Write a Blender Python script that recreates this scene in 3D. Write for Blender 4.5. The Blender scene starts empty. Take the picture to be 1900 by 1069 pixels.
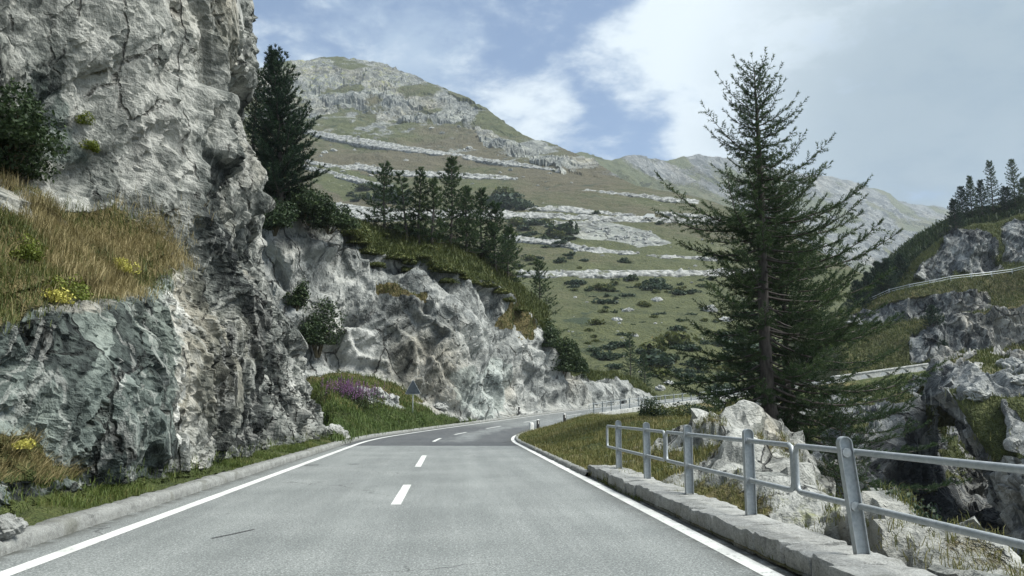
import bpy, math, random
import numpy as np
from math import radians as RAD
SC = bpy.context.scene
COL = SC.collection

# ------------------------------------------------------------------ camera, sky, sun, exposure
FOC, PX, PY = 1491.0, 950.0, 534.5            # focal length and centre in photograph pixels
EYE = np.array([0.0, 0.0, 1.4])
PITCH, YAW = RAD(8.6003), RAD(4.2855)
cam_d = bpy.data.cameras.new('camera'); cam = bpy.data.objects.new('camera', cam_d); COL.objects.link(cam)
cam.location = EYE; cam.rotation_euler = (RAD(90) + PITCH, 0, -YAW)
cam_d.sensor_width = 36; cam_d.lens = 36 * FOC / 1900; cam_d.clip_start = 0.1; cam_d.clip_end = 20000
SC.camera = cam
SC.view_settings.view_transform = 'Standard'; SC.view_settings.look = 'None'
SC.view_settings.gamma = 1; SC.view_settings.use_curve_mapping = False
SC.view_settings.exposure = 1.28
SUN_EL, SUN_AZ = 54, 105                        # azimuth clockwise from the road direction (+Y)
sun_d = bpy.data.lights.new('sun', 'SUN'); sun = bpy.data.objects.new('sun', sun_d); COL.objects.link(sun)
sun_d.energy = 3.0; sun_d.angle = RAD(28); sun_d.color = (1.0, 0.985, 0.91)
sun.rotation_euler = (RAD(90 - SUN_EL), 0, RAD(180 - SUN_AZ))
sun.location = (40, 40, 80)

cp, sp, cy, sy = math.cos(PITCH), math.sin(PITCH), math.cos(YAW), math.sin(YAW)
FW = np.array([sy * cp, cy * cp, sp]); RT = np.array([cy, -sy, 0.0]); UP = np.cross(RT, FW)
def W(px, py, Y):
    "world point seen at photograph pixel (px,py) at the distance Y along the road"
    px, py, Y = np.broadcast_arrays(np.asarray(px, float), np.asarray(py, float), np.asarray(Y, float))
    d = FW + RT * ((px - PX) / FOC)[..., None] - UP * ((py - PY) / FOC)[..., None]
    return EYE + d * (Y / d[..., 1])[..., None]
def PR(P):
    q = P - EYE; z = q @ FW; z = np.where(np.abs(z) < 1e-3, 1e-3, z)
    return PX + FOC * (q @ RT) / z, PY - FOC * (q @ UP) / z, z

# ------------------------------------------------------------------ node helper
class NT:
    def __init__(self, tree): self.t = tree; tree.nodes.clear()
    def n(self, typ, ins=None, **kw):
        nd = self.t.nodes.new(typ)
        for k, v in kw.items(): setattr(nd, k, v)
        for k, v in (ins or {}).items():
            s = nd.inputs[k]
            if isinstance(v, bpy.types.NodeSocket): self.t.links.new(v, s)
            else: s.default_value = v
        return nd
    def math(self, op, a, b=0.0, c=0.0, clamp=False):
        return self.n('ShaderNodeMath', {0: a, 1: b, 2: c}, operation=op, use_clamp=clamp).outputs[0]
    def mix(self, f, a, b, blend='MIX'):
        nd = self.t.nodes.new('ShaderNodeMix'); nd.data_type = 'RGBA'; nd.blend_type = blend
        for i, v in ((0, f), (6, a), (7, b)):
            if isinstance(v, bpy.types.NodeSocket): self.t.links.new(v, nd.inputs[i])
            else: nd.inputs[i].default_value = v
        return nd.outputs[2]
    def ss(self, v, lo, hi):
        return self.n('ShaderNodeMapRange', {0: v, 1: lo, 2: hi, 3: 0.0, 4: 1.0}, interpolation_type='SMOOTHSTEP').outputs[0]
    def noise(self, vec, scale, detail=5, rough=0.6, dist=0.0):
        return self.n('ShaderNodeTexNoise', {'Vector': vec, 'Scale': scale, 'Detail': detail, 'Roughness': rough, 'Distortion': dist}).outputs[0]
    def map(self, vec, rot=(0, 0, 0), scale=(1, 1, 1), loc=(0, 0, 0)):
        return self.n('ShaderNodeMapping', {'Vector': vec, 'Rotation': rot, 'Scale': scale, 'Location': loc}).outputs[0]
    def attr(self, name): return self.n('ShaderNodeAttribute', attribute_name=name).outputs['Fac']
    def ramp(self, f, stops, interp='LINEAR'):
        nd = self.n('ShaderNodeValToRGB', {0: f}); cr = nd.color_ramp; cr.interpolation = interp
        while len(cr.elements) < len(stops): cr.elements.new(0.5)
        for e, (p, c) in zip(cr.elements, stops): e.position = p; e.color = (*c, 1) if len(c) == 3 else c
        return nd.outputs[0]
def C4(r, g, b): return (r, g, b, 1)

# ------------------------------------------------------------------ world: daylight sky behind broken cloud
wd = bpy.data.worlds.new('World'); SC.world = wd; wd.use_nodes = True
t = NT(wd.node_tree)
sky = t.n('ShaderNodeTexSky', sky_type='NISHITA', sun_disc=False, sun_elevation=RAD(SUN_EL), sun_rotation=RAD(SUN_AZ), altitude=1600, air_density=1.0, dust_density=0.6)
gen = t.n('ShaderNodeTexCoord').outputs['Generated']
sep = t.n('ShaderNodeSeparateXYZ', {0: gen})
zz = t.math('ADD', t.math('MAXIMUM', sep.outputs[2], 0.0), 0.22)
pl = t.n('ShaderNodeCombineXYZ', {0: t.math('DIVIDE', sep.outputs[0], zz), 1: t.math('DIVIDE', sep.outputs[1], zz), 2: 0.0}).outputs[0]
warp = t.n('ShaderNodeTexNoise', {'Vector': pl, 'Scale': 1.6, 'Detail': 4.0}).outputs[1]
plw = t.n('ShaderNodeVectorMath', {0: pl, 1: t.n('ShaderNodeVectorMath', {0: warp, 'Scale': 0.30}, operation='SCALE').outputs[0]}, operation='ADD').outputs[0]
def sdir(px, py):
    v = W(px, py, 100.0) - EYE; return tuple(v / np.linalg.norm(v))
def blob(px, py, r0, r1):
    "1 towards that part of the sky, 0 beyond r1 degrees"
    d = t.n('ShaderNodeVectorMath', {0: gen, 1: sdir(px, py)}, operation='DOT_PRODUCT').outputs['Value']
    return t.n('ShaderNodeMapRange', {0: d, 1: math.cos(RAD(r1)), 2: math.cos(RAD(r0)), 3: 0.0, 4: 1.0}, interpolation_type='SMOOTHSTEP').outputs[0]
big = t.noise(plw, 2.1, 8, 0.62); sm = t.noise(pl, 6.5, 7, 0.62)
cov = t.math('ADD', t.math('ADD', t.math('MULTIPLY', t.math('SUBTRACT', big, .5), 1.7), t.math('MULTIPLY', t.math('SUBTRACT', sm, .5), .75)), 0.58)
for px, py, r1, a in ((960, 140, 9, -.10), (1110, 225, 7, -.17), (550, -30, 9, -.12), (1030, -20, 8, -.10), (1250, 320, 8, -.10),
                      (1000, 220, 4, .22), (740, 130, 10, .06), (1480, 90, 17, .12), (1820, 300, 20, .20)):
    cov = t.math('ADD', cov, t.math('MULTIPLY', blob(px, py, 0, r1), a))
cl = t.ss(cov, 0.30, 0.68)
shade = t.math('ADD', t.math('MULTIPLY', t.noise(plw, 2.6, 9, 0.66), .62), t.math('MULTIPLY', sm, .38))
dark = t.math('MULTIPLY', blob(1850, 270, 0, 21), t.ss(t.math('ADD', shade, t.math('MULTIPLY', blob(1860, 310, 0, 17), 0.14)), 0.40, 0.57))
lit = t.math('ADD', t.math('MULTIPLY', blob(1400, 90, 0, 20), 0.32), t.math('MULTIPLY', blob(1000, 220, 0, 5), 0.5))
ccol = t.mix(t.ss(t.math('ADD', shade, t.math('MULTIPLY', lit, 0.35)), 0.44, 0.61), C4(2.2, 2.85, 3.7), C4(4.5, 5.0, 5.3))
ccol = t.mix(t.math('MULTIPLY', dark, 0.85), ccol, C4(1.25, 1.72, 2.08))
skc = t.mix(0.25, t.mix(1.0, sky.outputs[0], C4(.66, .72, .76), 'MULTIPLY'), C4(1.9, 2.55, 3.5))
final = t.mix(t.math('MULTIPLY', cl, .95), skc, ccol)
bg = t.n('ShaderNodeBackground', {'Color': final, 'Strength': 0.085})
t.n('ShaderNodeOutputWorld', {'Surface': bg.outputs[0]})

# ------------------------------------------------------------------ numpy noise
def _mx(h):
    h = h & np.uint64(0xffffffff); h = ((h ^ (h >> np.uint64(16))) * np.uint64(0x7feb352d)) & np.uint64(0xffffffff); h = ((h ^ (h >> np.uint64(15))) * np.uint64(0x846ca68b)) & np.uint64(0xffffffff)
    return h ^ (h >> np.uint64(16))
def _u(a): return np.asarray(a).astype(np.int64).astype(np.uint64)
def _h(ix, iy, iz, s): return _mx(_mx(_mx(_u(ix) + np.uint64(s * 7919 + 13)) + _u(iy)) + _u(iz))
def _r(h, k): return (_mx(h + np.uint64(k * 0x9E3779B1)) & np.uint64(0xffffff)).astype(np.float32) / 16777215.0
def vnoise(P, s=0):
    P = np.asarray(P, np.float64); i = np.floor(P); f = P - i; f = f * f * f * (f * (f * 6 - 15) + 10); out = 0
    for dx in (0, 1):
        for dy in (0, 1):
            for dz in (0, 1):
                w = (f[..., 0] if dx else 1 - f[..., 0]) * (f[..., 1] if dy else 1 - f[..., 1]) * (f[..., 2] if dz else 1 - f[..., 2])
                out = out + w * _r(_h(i[..., 0] + dx, i[..., 1] + dy, i[..., 2] + dz, s), 1)
    return out * 2 - 1
def fbm(P, scale, octv=5, gain=.52, s=0):
    P = np.asarray(P) / scale; a = 1.0; o = 0; tot = 0
    for k in range(octv):
        o = o + a * vnoise(P * (2.03 ** k) + 17.3 * k, s + k); tot += a; a *= gain
    return o / tot * 1.6
def rotm(ax, ay, az):
    ca, sa, cb, sb, cc, sc_ = math.cos(ax), math.sin(ax), math.cos(ay), math.sin(ay), math.cos(az), math.sin(az)
    return np.array([[1, 0, 0], [0, ca, -sa], [0, sa, ca]]) @ np.array([[cb, 0, sb], [0, 1, 0], [-sb, 0, cb]]) @ np.array([[cc, -sc_, 0], [sc_, cc, 0], [0, 0, 1]])
def facets(P, cell, stretch=(1, 1, 1), rot=(0, 0, 0), s=0, tilt=.9):
    "fractured rock: every Voronoi block is a tilted plane, with a notch along its joints"
    shp = P.shape[:-1]; Q = P.reshape(-1, 3); wv = np.stack([vnoise(Q / (cell * .8), s + 40 + k) for k in range(3)], -1) * cell * .16
    Q = ((Q + wv) @ rotm(*rot)) / (cell * np.array(stretch)); i = np.floor(Q)
    b1 = np.full(len(Q), 9.0, np.float32); b2 = b1.copy(); bid = np.zeros(len(Q), np.uint64); bv = np.zeros((len(Q), 3), np.float32)
    for dx in (-1, 0, 1):
        for dy in (-1, 0, 1):
            for dz in (-1, 0, 1):
                c = i + (dx, dy, dz); h = _h(c[:, 0], c[:, 1], c[:, 2], s)
                v = (Q - (c + np.stack([_r(h, 1), _r(h, 2), _r(h, 3)], -1))).astype(np.float32); d = np.einsum('ij,ij->i', v, v)
                m = d < b1; b2 = np.where(m, b1, np.minimum(b2, d)); b1 = np.where(m, d, b1); bid = np.where(m, h, bid); bv[m] = v[m]
    T = np.stack([_r(bid, 4), _r(bid, 5), _r(bid, 6)], -1) - .5
    disp = (_r(bid, 7) - .5) + tilt * 2 * np.einsum('ij,ij->i', bv, T)
    crack = np.sqrt(b2) - np.sqrt(b1)
    return disp.reshape(shp), crack.reshape(shp), _r(bid, 8).reshape(shp)
def slabs(P, lam, n, s=0, amp_noise=1.5):
    "layered ledges: a saw-tooth along the dip of the foliation"
    n = np.array(n, float); n /= np.linalg.norm(n); q = (P @ n) / lam + .9 * fbm(P, lam * 4, 3, s=s); f = q - np.floor(q); i = np.floor(q)
    a = _r(_h(i, np.floor(P[..., 1] / (lam * 3.1) + .7 * i), np.floor(P[..., 2] / (lam * 4.3)), s), 3)
    return (np.minimum(f * 1.12, (1 - f) * 9) - .5) * (.25 + a)
def tnoise(P, cell, stretch=(1, 1, 1), rot=(0, 0, 0), s=0):
    "broken planes: heights on a turned lattice joined by flat triangles, so faces are plane and meet in sharp edges"
    shp = P.shape[:-1]; Q = P.reshape(-1, 3); wv = np.stack([vnoise(Q / (cell * 2.3), s + 60 + k) for k in range(3)], -1) * cell * .55
    Q = ((Q + wv) @ rotm(*rot)) / (cell * np.array(stretch)); i = np.floor(Q); f = Q - i; o = np.argsort(-f, axis=1); fs = np.take_along_axis(f, o, 1); n = len(Q); c = i.copy()
    w = [1 - fs[:, 0], fs[:, 0] - fs[:, 1], fs[:, 1] - fs[:, 2], fs[:, 2]]; out = w[0] * _r(_h(c[:, 0], c[:, 1], c[:, 2], s), 1)
    for k in range(3):
        c[np.arange(n), o[:, k]] += 1; out = out + w[k + 1] * _r(_h(c[:, 0], c[:, 1], c[:, 2], s), 1)
    return (out * 2 - 1).reshape(shp)
def blur(a, k, it=2):
    for _ in range(it):
        for ax in (0, 1):
            p = np.pad(a, [(k, k) if i == ax else (0, 0) for i in range(2)], mode='edge'); c = np.cumsum(np.insert(p, 0, 0, axis=ax), axis=ax)
            a = (np.take(c, range(2 * k + 1, c.shape[ax]), axis=ax) - np.take(c, range(0, c.shape[ax] - 2 * k - 1), axis=ax)) / (2 * k + 1)
    return a
def sst(v, a, b):
    x = np.clip((v - a) / (b - a), 0, 1); return x * x * (3 - 2 * x)
def pmask(px, py, poly):
    inside = np.zeros(px.shape, bool); n = len(poly)
    for k in range(n):
        x1, y1 = poly[k]; x2, y2 = poly[(k + 1) % n]
        if y1 == y2: continue
        c = ((y1 > py) != (y2 > py)) & (px < (x2 - x1) * (py - y1) / (y2 - y1) + x1)
        inside ^= c
    return inside.astype(np.float32)

# ------------------------------------------------------------------ mesh helpers
def mesh(name, V, Fc, mats, attrs=None, smooth=True, mi=None, sizes=None):
    me = bpy.data.meshes.new(name); V = np.asarray(V, np.float32).reshape(-1, 3)
    me.vertices.add(len(V)); me.vertices.foreach_set('co', V.ravel())
    if sizes is None:
        Fc = np.asarray(Fc, np.int32); k = Fc.shape[1]; n = len(Fc); me.loops.add(n * k); me.polygons.add(n)
        me.loops.foreach_set('vertex_index', Fc.ravel()); me.polygons.foreach_set('loop_start', np.arange(n, dtype=np.int32) * k)
    else:
        Fc = np.asarray(Fc, np.int32); sizes = np.asarray(sizes, np.int32); n = len(sizes); me.loops.add(len(Fc)); me.polygons.add(n)
        me.loops.foreach_set('vertex_index', Fc); me.polygons.foreach_set('loop_start', np.concatenate([[0], np.cumsum(sizes)[:-1]]).astype(np.int32))
    me.polygons.foreach_set('use_smooth', np.full(n, smooth))
    for m in (mats if isinstance(mats, (list, tuple)) else [mats]): me.materials.append(m)
    if mi is not None: me.polygons.foreach_set('material_index', np.asarray(mi, np.int32))
    me.update(calc_edges=True)
    for a, v in (attrs or {}).items():
        at = me.attributes.new(a, 'FLOAT', 'POINT'); at.data.foreach_set('value', np.asarray(v, np.float32).ravel())
    me.validate(); return me
def ob(name, me, parent=None, loc=None, **props):
    o = bpy.data.objects.new(name, me); COL.objects.link(o)
    if parent is not None: o.parent = parent
    if loc is not None: o.location = loc
    for k, v in props.items(): o[k] = v
    return o
def empty(name, loc, rz=0, **props):
    o = bpy.data.objects.new(name, None); COL.objects.link(o); o.location = loc; o.rotation_euler = (0, 0, rz); o.empty_display_size = .2
    for k, v in props.items(): o[k] = v
    return o
def copy_thing(root, loc, rz=0, sc=1.0, rx=0.0, label=None, group=None):
    r = root.copy(); COL.objects.link(r); r.location = loc; r.rotation_euler = (rx, 0, rz); r.scale = (sc, sc, sc) if np.isscalar(sc) else sc
    if label: r['label'] = label
    if group: r['group'] = group
    for ch in list(root.children):
        c = ch.copy(); COL.objects.link(c); c.parent = r
        for g in list(ch.children):
            d = g.copy(); COL.objects.link(d); d.parent = c
    return r
class MB:
    "collects polygons"
    def __init__(s): s.V = []; s.L = []; s.S = []; s.n = 0
    def add(s, V, F):
        V = np.asarray(V, float).reshape(-1, 3); s.V.append(V)
        for f in F: s.L.extend(int(i) + s.n for i in f); s.S.append(len(f))
        s.n += len(V)
    def box(s, c, d, R=None):
        v = np.array([[x, y, z] for x in (-.5, .5) for y in (-.5, .5) for z in (-.5, .5)]) * d
        if R is not None: v = v @ np.asarray(R).T
        s.add(v + np.asarray(c), [(0, 1, 3, 2), (4, 6, 7, 5), (0, 4, 5, 1), (2, 3, 7, 6), (0, 2, 6, 4), (1, 5, 7, 3)])
    def tube(s, pts, rad, k=8, caps=True):
        pts = np.asarray(pts, float); rad = np.broadcast_to(rad, (len(pts),)); T = np.gradient(pts, axis=0); T /= np.linalg.norm(T, axis=1)[:, None] + 1e-9
        a = np.array([0, 0, 1.0]) if abs(T[0][2]) < .9 else np.array([1.0, 0, 0]); u = np.cross(T[0], a); V = []
        for p, tt, r in zip(pts, T, rad):
            u = u - tt * (u @ tt); u /= np.linalg.norm(u) + 1e-9; w = np.cross(tt, u)
            an = np.arange(k) * 2 * math.pi / k
            V.append(p + r * (np.cos(an)[:, None] * u + np.sin(an)[:, None] * w))
        m = len(pts); F = [(i * k + j, i * k + (j + 1) % k, (i + 1) * k + (j + 1) % k, (i + 1) * k + j) for i in range(m - 1) for j in range(k)]
        if caps: F += [tuple(range(k - 1, -1, -1)), tuple(range((m - 1) * k, m * k))]
        s.add(np.concatenate(V), F)
    def mesh(s, name, mat, smooth=False): return mesh(name, np.concatenate(s.V), s.L, mat, smooth=smooth, sizes=s.S)
def grid_faces(n, m):
    i = np.arange(n - 1)[:, None] * m + np.arange(m - 1)[None]; return np.stack([i, i + 1, i + m + 1, i + m], -1).reshape(-1, 4)
def cr(ctrl, n, ax, ten=.55):
    "cardinal resampling of a control grid along one axis"
    Cc = np.moveaxis(np.asarray(ctrl, float), ax, 0); k = len(Cc); tt = np.linspace(0, k - 1, n); i = np.minimum(tt.astype(int), k - 2); f = (tt - i).reshape(-1, *([1] * (Cc.ndim - 1)))
    g = lambda j: Cc[np.clip(j, 0, k - 1)]
    p0, p1, p2, p3 = g(i - 1), g(i), g(i + 1), g(i + 2); m1, m2 = (p2 - p0) * ten * .5 * 1.4, (p3 - p1) * ten * .5 * 1.4
    r = (2 * f ** 3 - 3 * f ** 2 + 1) * p1 + (f ** 3 - 2 * f ** 2 + f) * m1 + (-2 * f ** 3 + 3 * f ** 2) * p2 + (f ** 3 - f ** 2) * m2
    return np.moveaxis(r, 0, ax)
def normals(P):
    a, b = np.gradient(P, axis=0), np.gradient(P, axis=1); n = np.cross(a, b); n /= np.linalg.norm(n, axis=-1)[..., None] + 1e-9
    return n * np.sign(np.mean(np.einsum('ijk,ijk->ij', n, EYE - P)))
def jit(P, amp, scale, s=0):
    "wobble in photograph pixels, so that traced borders between rock and growth are ragged"
    px, py, _ = PR(P); return px + amp * fbm(P, scale, 4, s=s), py + amp * fbm(P, scale, 4, s=s + 9)
RNG = np.random.default_rng(7)

# ------------------------------------------------------------------ materials
def newmat(name):
    m = bpy.data.materials.new(name); m.use_nodes = True; return m, NT(m.node_tree)
def finish(t, col, rough=.85, bump=None, spec=.3, extra=None):
    ins = {'Base Color': col, 'Roughness': rough, 'Specular IOR Level': spec}
    if bump is not None: ins['Normal'] = bump
    ins.update(extra or {})
    b = t.n('ShaderNodeBsdfPrincipled', ins); t.n('ShaderNodeOutputMaterial', {'Surface': b.outputs[0]}); return b
def bump(t, h, dist, strength=1.0, nrm=None):
    ins = {'Height': h, 'Distance': dist, 'Strength': strength}
    if nrm is not None: ins['Normal'] = nrm
    return t.n('ShaderNodeBump', ins).outputs[0]
def terrain_mat(name, s, rock=((.035, .04, .042), (.13, .14, .138), (.25, .26, .25), (.42, .43, .41)), fol=(.5, .35, .2), folz=3.2,
                green=((.034, .050, .015), (.090, .110, .034)), dry=((.085, .072, .030), (.22, .18, .085)), speck=0.0, bump_d=None):
    m, t = newmat(name); co = t.n('ShaderNodeTexCoord').outputs['Object']
    fco = t.map(t.map(co, fol), (0, 0, 0), folz if isinstance(folz, tuple) else (1, 1, folz))
    n1 = t.noise(co, .22 / s, 6, .66, .3); n2 = t.noise(fco, .9 / s, 7, .74, .15)
    n3 = t.noise(co, 5.0 / s, 4, .7); n4 = t.noise(t.map(co, (0, 0, 0), (1, 1, .18)), 1.1 / s, 6, .6, .4)
    wco = t.n('ShaderNodeVectorMath', {0: t.map(co, fol, (1, 1, .62)), 1: t.n('ShaderNodeVectorMath', {0: t.n('ShaderNodeTexNoise', {'Vector': co, 'Scale': 1.6 / s, 'Detail': 4.0}).outputs[1], 'Scale': .42 * s}, operation='SCALE').outputs[0]}, operation='ADD').outputs[0]
    k1 = t.n('ShaderNodeSeparateColor', {0: t.n('ShaderNodeTexVoronoi', {'Vector': wco, 'Scale': 1.5 / s}).outputs['Color']}).outputs[0]
    k2 = t.n('ShaderNodeSeparateColor', {0: t.n('ShaderNodeTexVoronoi', {'Vector': wco, 'Scale': 4.7 / s}).outputs['Color']}).outputs[0]
    tone, teal, white, veg, hue, lich = (t.attr(a) for a in ('tone', 'teal', 'white', 'veg', 'hue', 'lich'))
    v = t.math('ADD', t.math('MULTIPLY', n1, .42), t.math('ADD', t.math('MULTIPLY', n2, .34), t.math('MULTIPLY', n3, .24)))
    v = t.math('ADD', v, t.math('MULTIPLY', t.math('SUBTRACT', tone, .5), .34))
    v = t.math('ADD', v, t.math('ADD', t.math('MULTIPLY', t.math('SUBTRACT', k1, .5), .16), t.math('MULTIPLY', t.math('SUBTRACT', k2, .5), .09)))
    e2 = t.n('ShaderNodeTexVoronoi', {'Vector': t.map(wco, (.5, .3, .2), (1, 1, .8)), 'Scale': .75 / s}, feature='DISTANCE_TO_EDGE').outputs['Distance']
    jn = t.math('MULTIPLY', t.math('SUBTRACT', 1.0, t.ss(e2, .0, .026)), t.ss(t.math('ADD', t.math('MULTIPLY', n1, .6), t.math('MULTIPLY', n3, .4)), .47, .57))
    rc = t.ramp(v, [(.33, rock[0]), (.435, rock[1]), (.545, rock[2]), (.69, rock[3])])
    rc = t.mix(t.math('MULTIPLY', teal, .55), rc, t.mix(1.0, rc, C4(.70, .90, .87), 'MULTIPLY'))
    rc = t.mix(t.math('MULTIPLY', t.ss(n4, .54, .68), .55), rc, t.mix(1.0, rc, C4(.42, .42, .43), 'MULTIPLY'))
    be = t.noise(co, .16 / s, 4, .5)
    rc = t.mix(t.math('MULTIPLY', t.ss(be, .5, .68), t.math('SUBTRACT', .6, t.math('MULTIPLY', teal, .5))), rc, t.mix(1.0, rc, C4(1.12, .98, .80), 'MULTIPLY'))
    vein = t.math('SUBTRACT', 1.0, t.ss(t.math('ABSOLUTE', t.math('SUBTRACT', t.noise(t.map(co, (.3, .2, 0), (1.4, 1.4, .5)), .5 / s, 5, .6, 1.2), .5)), .006, .03))
    wv = t.math('MAXIMUM', t.math('MULTIPLY', vein, .30), t.ss(t.math('ADD', white, t.math('MULTIPLY', t.math('SUBTRACT', n2, .5), 1.3)), .35, .6))
    rc = t.mix(wv, rc, C4(.50, .50, .47))
    lm = t.ss(t.math('ADD', lich, t.math('MULTIPLY', t.math('SUBTRACT', t.noise(co, 1.7 / s, 6, .7), .5), 1.6)), .5, .75)
    rc = t.mix(t.math('MULTIPLY', lm, .7), rc, C4(.24, .25, .075)); rc = t.mix(t.math('MULTIPLY', jn, .66), rc, C4(.028, .028, .026))
    g1 = t.noise(co, 1.3 / s, 6, .72); g2 = t.noise(co, .12 / s, 4, .6); g3 = t.noise(co, 9 / s, 3, .75)
    gm = t.math('ADD', t.math('MULTIPLY', g1, .55), t.math('MULTIPLY', g3, .45))
    gg = t.ramp(gm, [(.36, green[0]), (.64, green[1])]); gd = t.ramp(gm, [(.36, dry[0]), (.64, dry[1])])
    hm = t.ss(t.math('ADD', hue, t.math('ADD', t.math('MULTIPLY', t.math('SUBTRACT', g2, .5), 1.4), t.math('MULTIPLY', t.math('SUBTRACT', g1, .5), .8))), .3, .8)
    vc = t.mix(hm, gg, gd)
    if speck > 0:
        sk = t.ss(t.noise(co, 2.6 / s, 6, .8), .60, .66); sk = t.math('MULTIPLY', sk, t.ss(t.noise(co, .1 / s, 3, .5), .5, .62))
        vc = t.mix(t.math('MULTIPLY', sk, speck), vc, C4(.30, .30, .28))
        dk = t.math('MULTIPLY', t.ss(t.noise(co, .55 / s, 7, .75, .5), .57, .62), t.ss(t.noise(co, .07 / s, 3, .5), .44, .6))
        vc = t.mix(t.math('MULTIPLY', dk, .8), vc, C4(.022, .038, .020))
    vm = t.ss(t.math('ADD', veg, t.math('ADD', t.math('MULTIPLY', t.math('SUBTRACT', n3, .5), .7), t.math('MULTIPLY', t.math('SUBTRACT', n1, .5), .7))), .42, .58)
    col = t.mix(vm, rc, vc)
    h = t.math('ADD', t.math('ADD', t.math('MULTIPLY', k1, .85), t.math('MULTIPLY', k2, .45)), t.math('SUBTRACT', t.math('ADD', t.math('MULTIPLY', n3, .40), t.math('MULTIPLY', n2, .5)), t.math('MULTIPLY', jn, .8)))
    h = t.math('ADD', t.math('MULTIPLY', h, t.math('SUBTRACT', 1.0, vm)), t.math('MULTIPLY', t.math('ADD', g1, g3), t.math('MULTIPLY', vm, .9)))
    finish(t, col, .88, bump(t, h, bump_d or s * .24, 1.0), .25); return m
M_CLIFF = terrain_mat('cliff_rock', 1.0, rock=((.020, .023, .023), (.098, .107, .100), (.205, .212, .197), (.36, .36, .335)), fol=(.30, .15, .2), folz=(1.0, 1.35, .8))
M_CLIFF2 = terrain_mat('roadside_rock', 2.0, rock=((.055, .060, .060), (.165, .175, .170), (.28, .29, .278), (.42, .425, .407)), fol=(.2, .75, .2), folz=(1.2, 1.2, .75))
M_BANK = terrain_mat('bank_ground', 1.0, rock=((.036, .039, .038), (.15, .158, .15), (.28, .285, .268), (.45, .455, .43)))
M_GORGE = terrain_mat('gorge_ground', 3.0, rock=((.022, .025, .028), (.10, .108, .112), (.21, .22, .218), (.40, .41, .40)), green=((.034, .046, .015), (.095, .110, .036)), dry=((.08, .074, .034), (.19, .165, .08)))
M_HILL = terrain_mat('hillside_ground', 11.0, rock=((.050, .060, .060), (.105, .115, .112), (.165, .175, .160), (.25, .26, .23)), folz=.6, green=((.042, .052, .021), (.098, .106, .043)), dry=((.058, .054, .033), (.118, .104, .063)), speck=.75, bump_d=1.6)
M_FAR = terrain_mat('far_mountain_rock', 28.0, rock=((.028, .036, .038), (.075, .085, .088), (.13, .14, .142), (.20, .21, .20)), folz=.5, green=((.05, .065, .03), (.12, .13, .06)), dry=((.09, .09, .05), (.16, .15, .09)), speck=.6, bump_d=5)

def leaf_mat(name, stops, trans=.25, rough=.6):
    m, t = newmat(name); r = t.attr('rnd'); oi = t.n('ShaderNodeObjectInfo').outputs['Random']
    c = t.ramp(t.math('ADD', t.math('MULTIPLY', r, .82), t.math('MULTIPLY', oi, .18)), stops)
    d = t.n('ShaderNodeBsdfPrincipled', {'Base Color': c, 'Roughness': rough, 'Specular IOR Level': .25}).outputs[0]
    tr = t.n('ShaderNodeBsdfTranslucent', {'Color': c}).outputs[0]
    t.n('ShaderNodeOutputMaterial', {'Surface': t.n('ShaderNodeMixShader', {0: trans, 1: d, 2: tr}).outputs[0]}); return m
L_LARCH = leaf_mat('larch_needles', [(0, (.020, .042, .021)), (.5, (.050, .084, .036)), (.85, (.095, .132, .052)), (1, (.14, .165, .07))], .38)
L_PINE = leaf_mat('pine_needles', [(0, (.010, .026, .017)), (.6, (.024, .050, .026)), (1, (.055, .090, .040))])
L_BUSH = leaf_mat('bush_leaves', [(0, (.012, .026, .012)), (.55, (.030, .052, .020)), (.9, (.07, .10, .036)), (1, (.12, .13, .06))])
L_SCRUB = leaf_mat('scrub_leaves', [(0, (.020, .038, .024)), (.6, (.038, .062, .034)), (1, (.072, .095, .045))])
L_JUNI = leaf_mat('heath_leaves', [(0, (.034, .048, .015)), (.55, (.080, .098, .027)), (.85, (.135, .138, .042)), (1, (.19, .15, .07))])
L_DRY = leaf_mat('dry_grass_blades', [(0, (.085, .075, .030)), (.4, (.20, .168, .075)), (.75, (.36, .30, .155)), (1, (.54, .47, .30))], .2)
L_GRASS = leaf_mat('grass_blades', [(0, (.035, .06, .014)), (.5, (.085, .12, .028)), (.8, (.15, .16, .05)), (1, (.28, .22, .10))])
L_GREEN = leaf_mat('fresh_grass_blades', [(0, (.040, .070, .018)), (.6, (.095, .140, .038)), (1, (.18, .19, .07))])
L_KNOLL = leaf_mat('bank_grass_blades', [(0, (.05, .065, .018)), (.4, (.105, .120, .034)), (.75, (.175, .165, .058)), (1, (.28, .235, .12))])
L_YEL = leaf_mat('yellow_flowers', [(0, (.12, .14, .03)), (.35, (.36, .34, .07)), (1, (.60, .55, .16))])
L_FERN = leaf_mat('fern_leaves', [(0, (.05, .08, .012)), (.6, (.13, .16, .025)), (1, (.24, .23, .05))])
L_PURP = leaf_mat('purple_flowers', [(0, (.14, .055, .16)), (.6, (.28, .12, .30)), (1, (.42, .23, .42))])
L_BROWN = leaf_mat('brown_heath', [(0, (.04, .026, .016)), (.6, (.10, .062, .034)), (1, (.18, .12, .06))])

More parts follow.
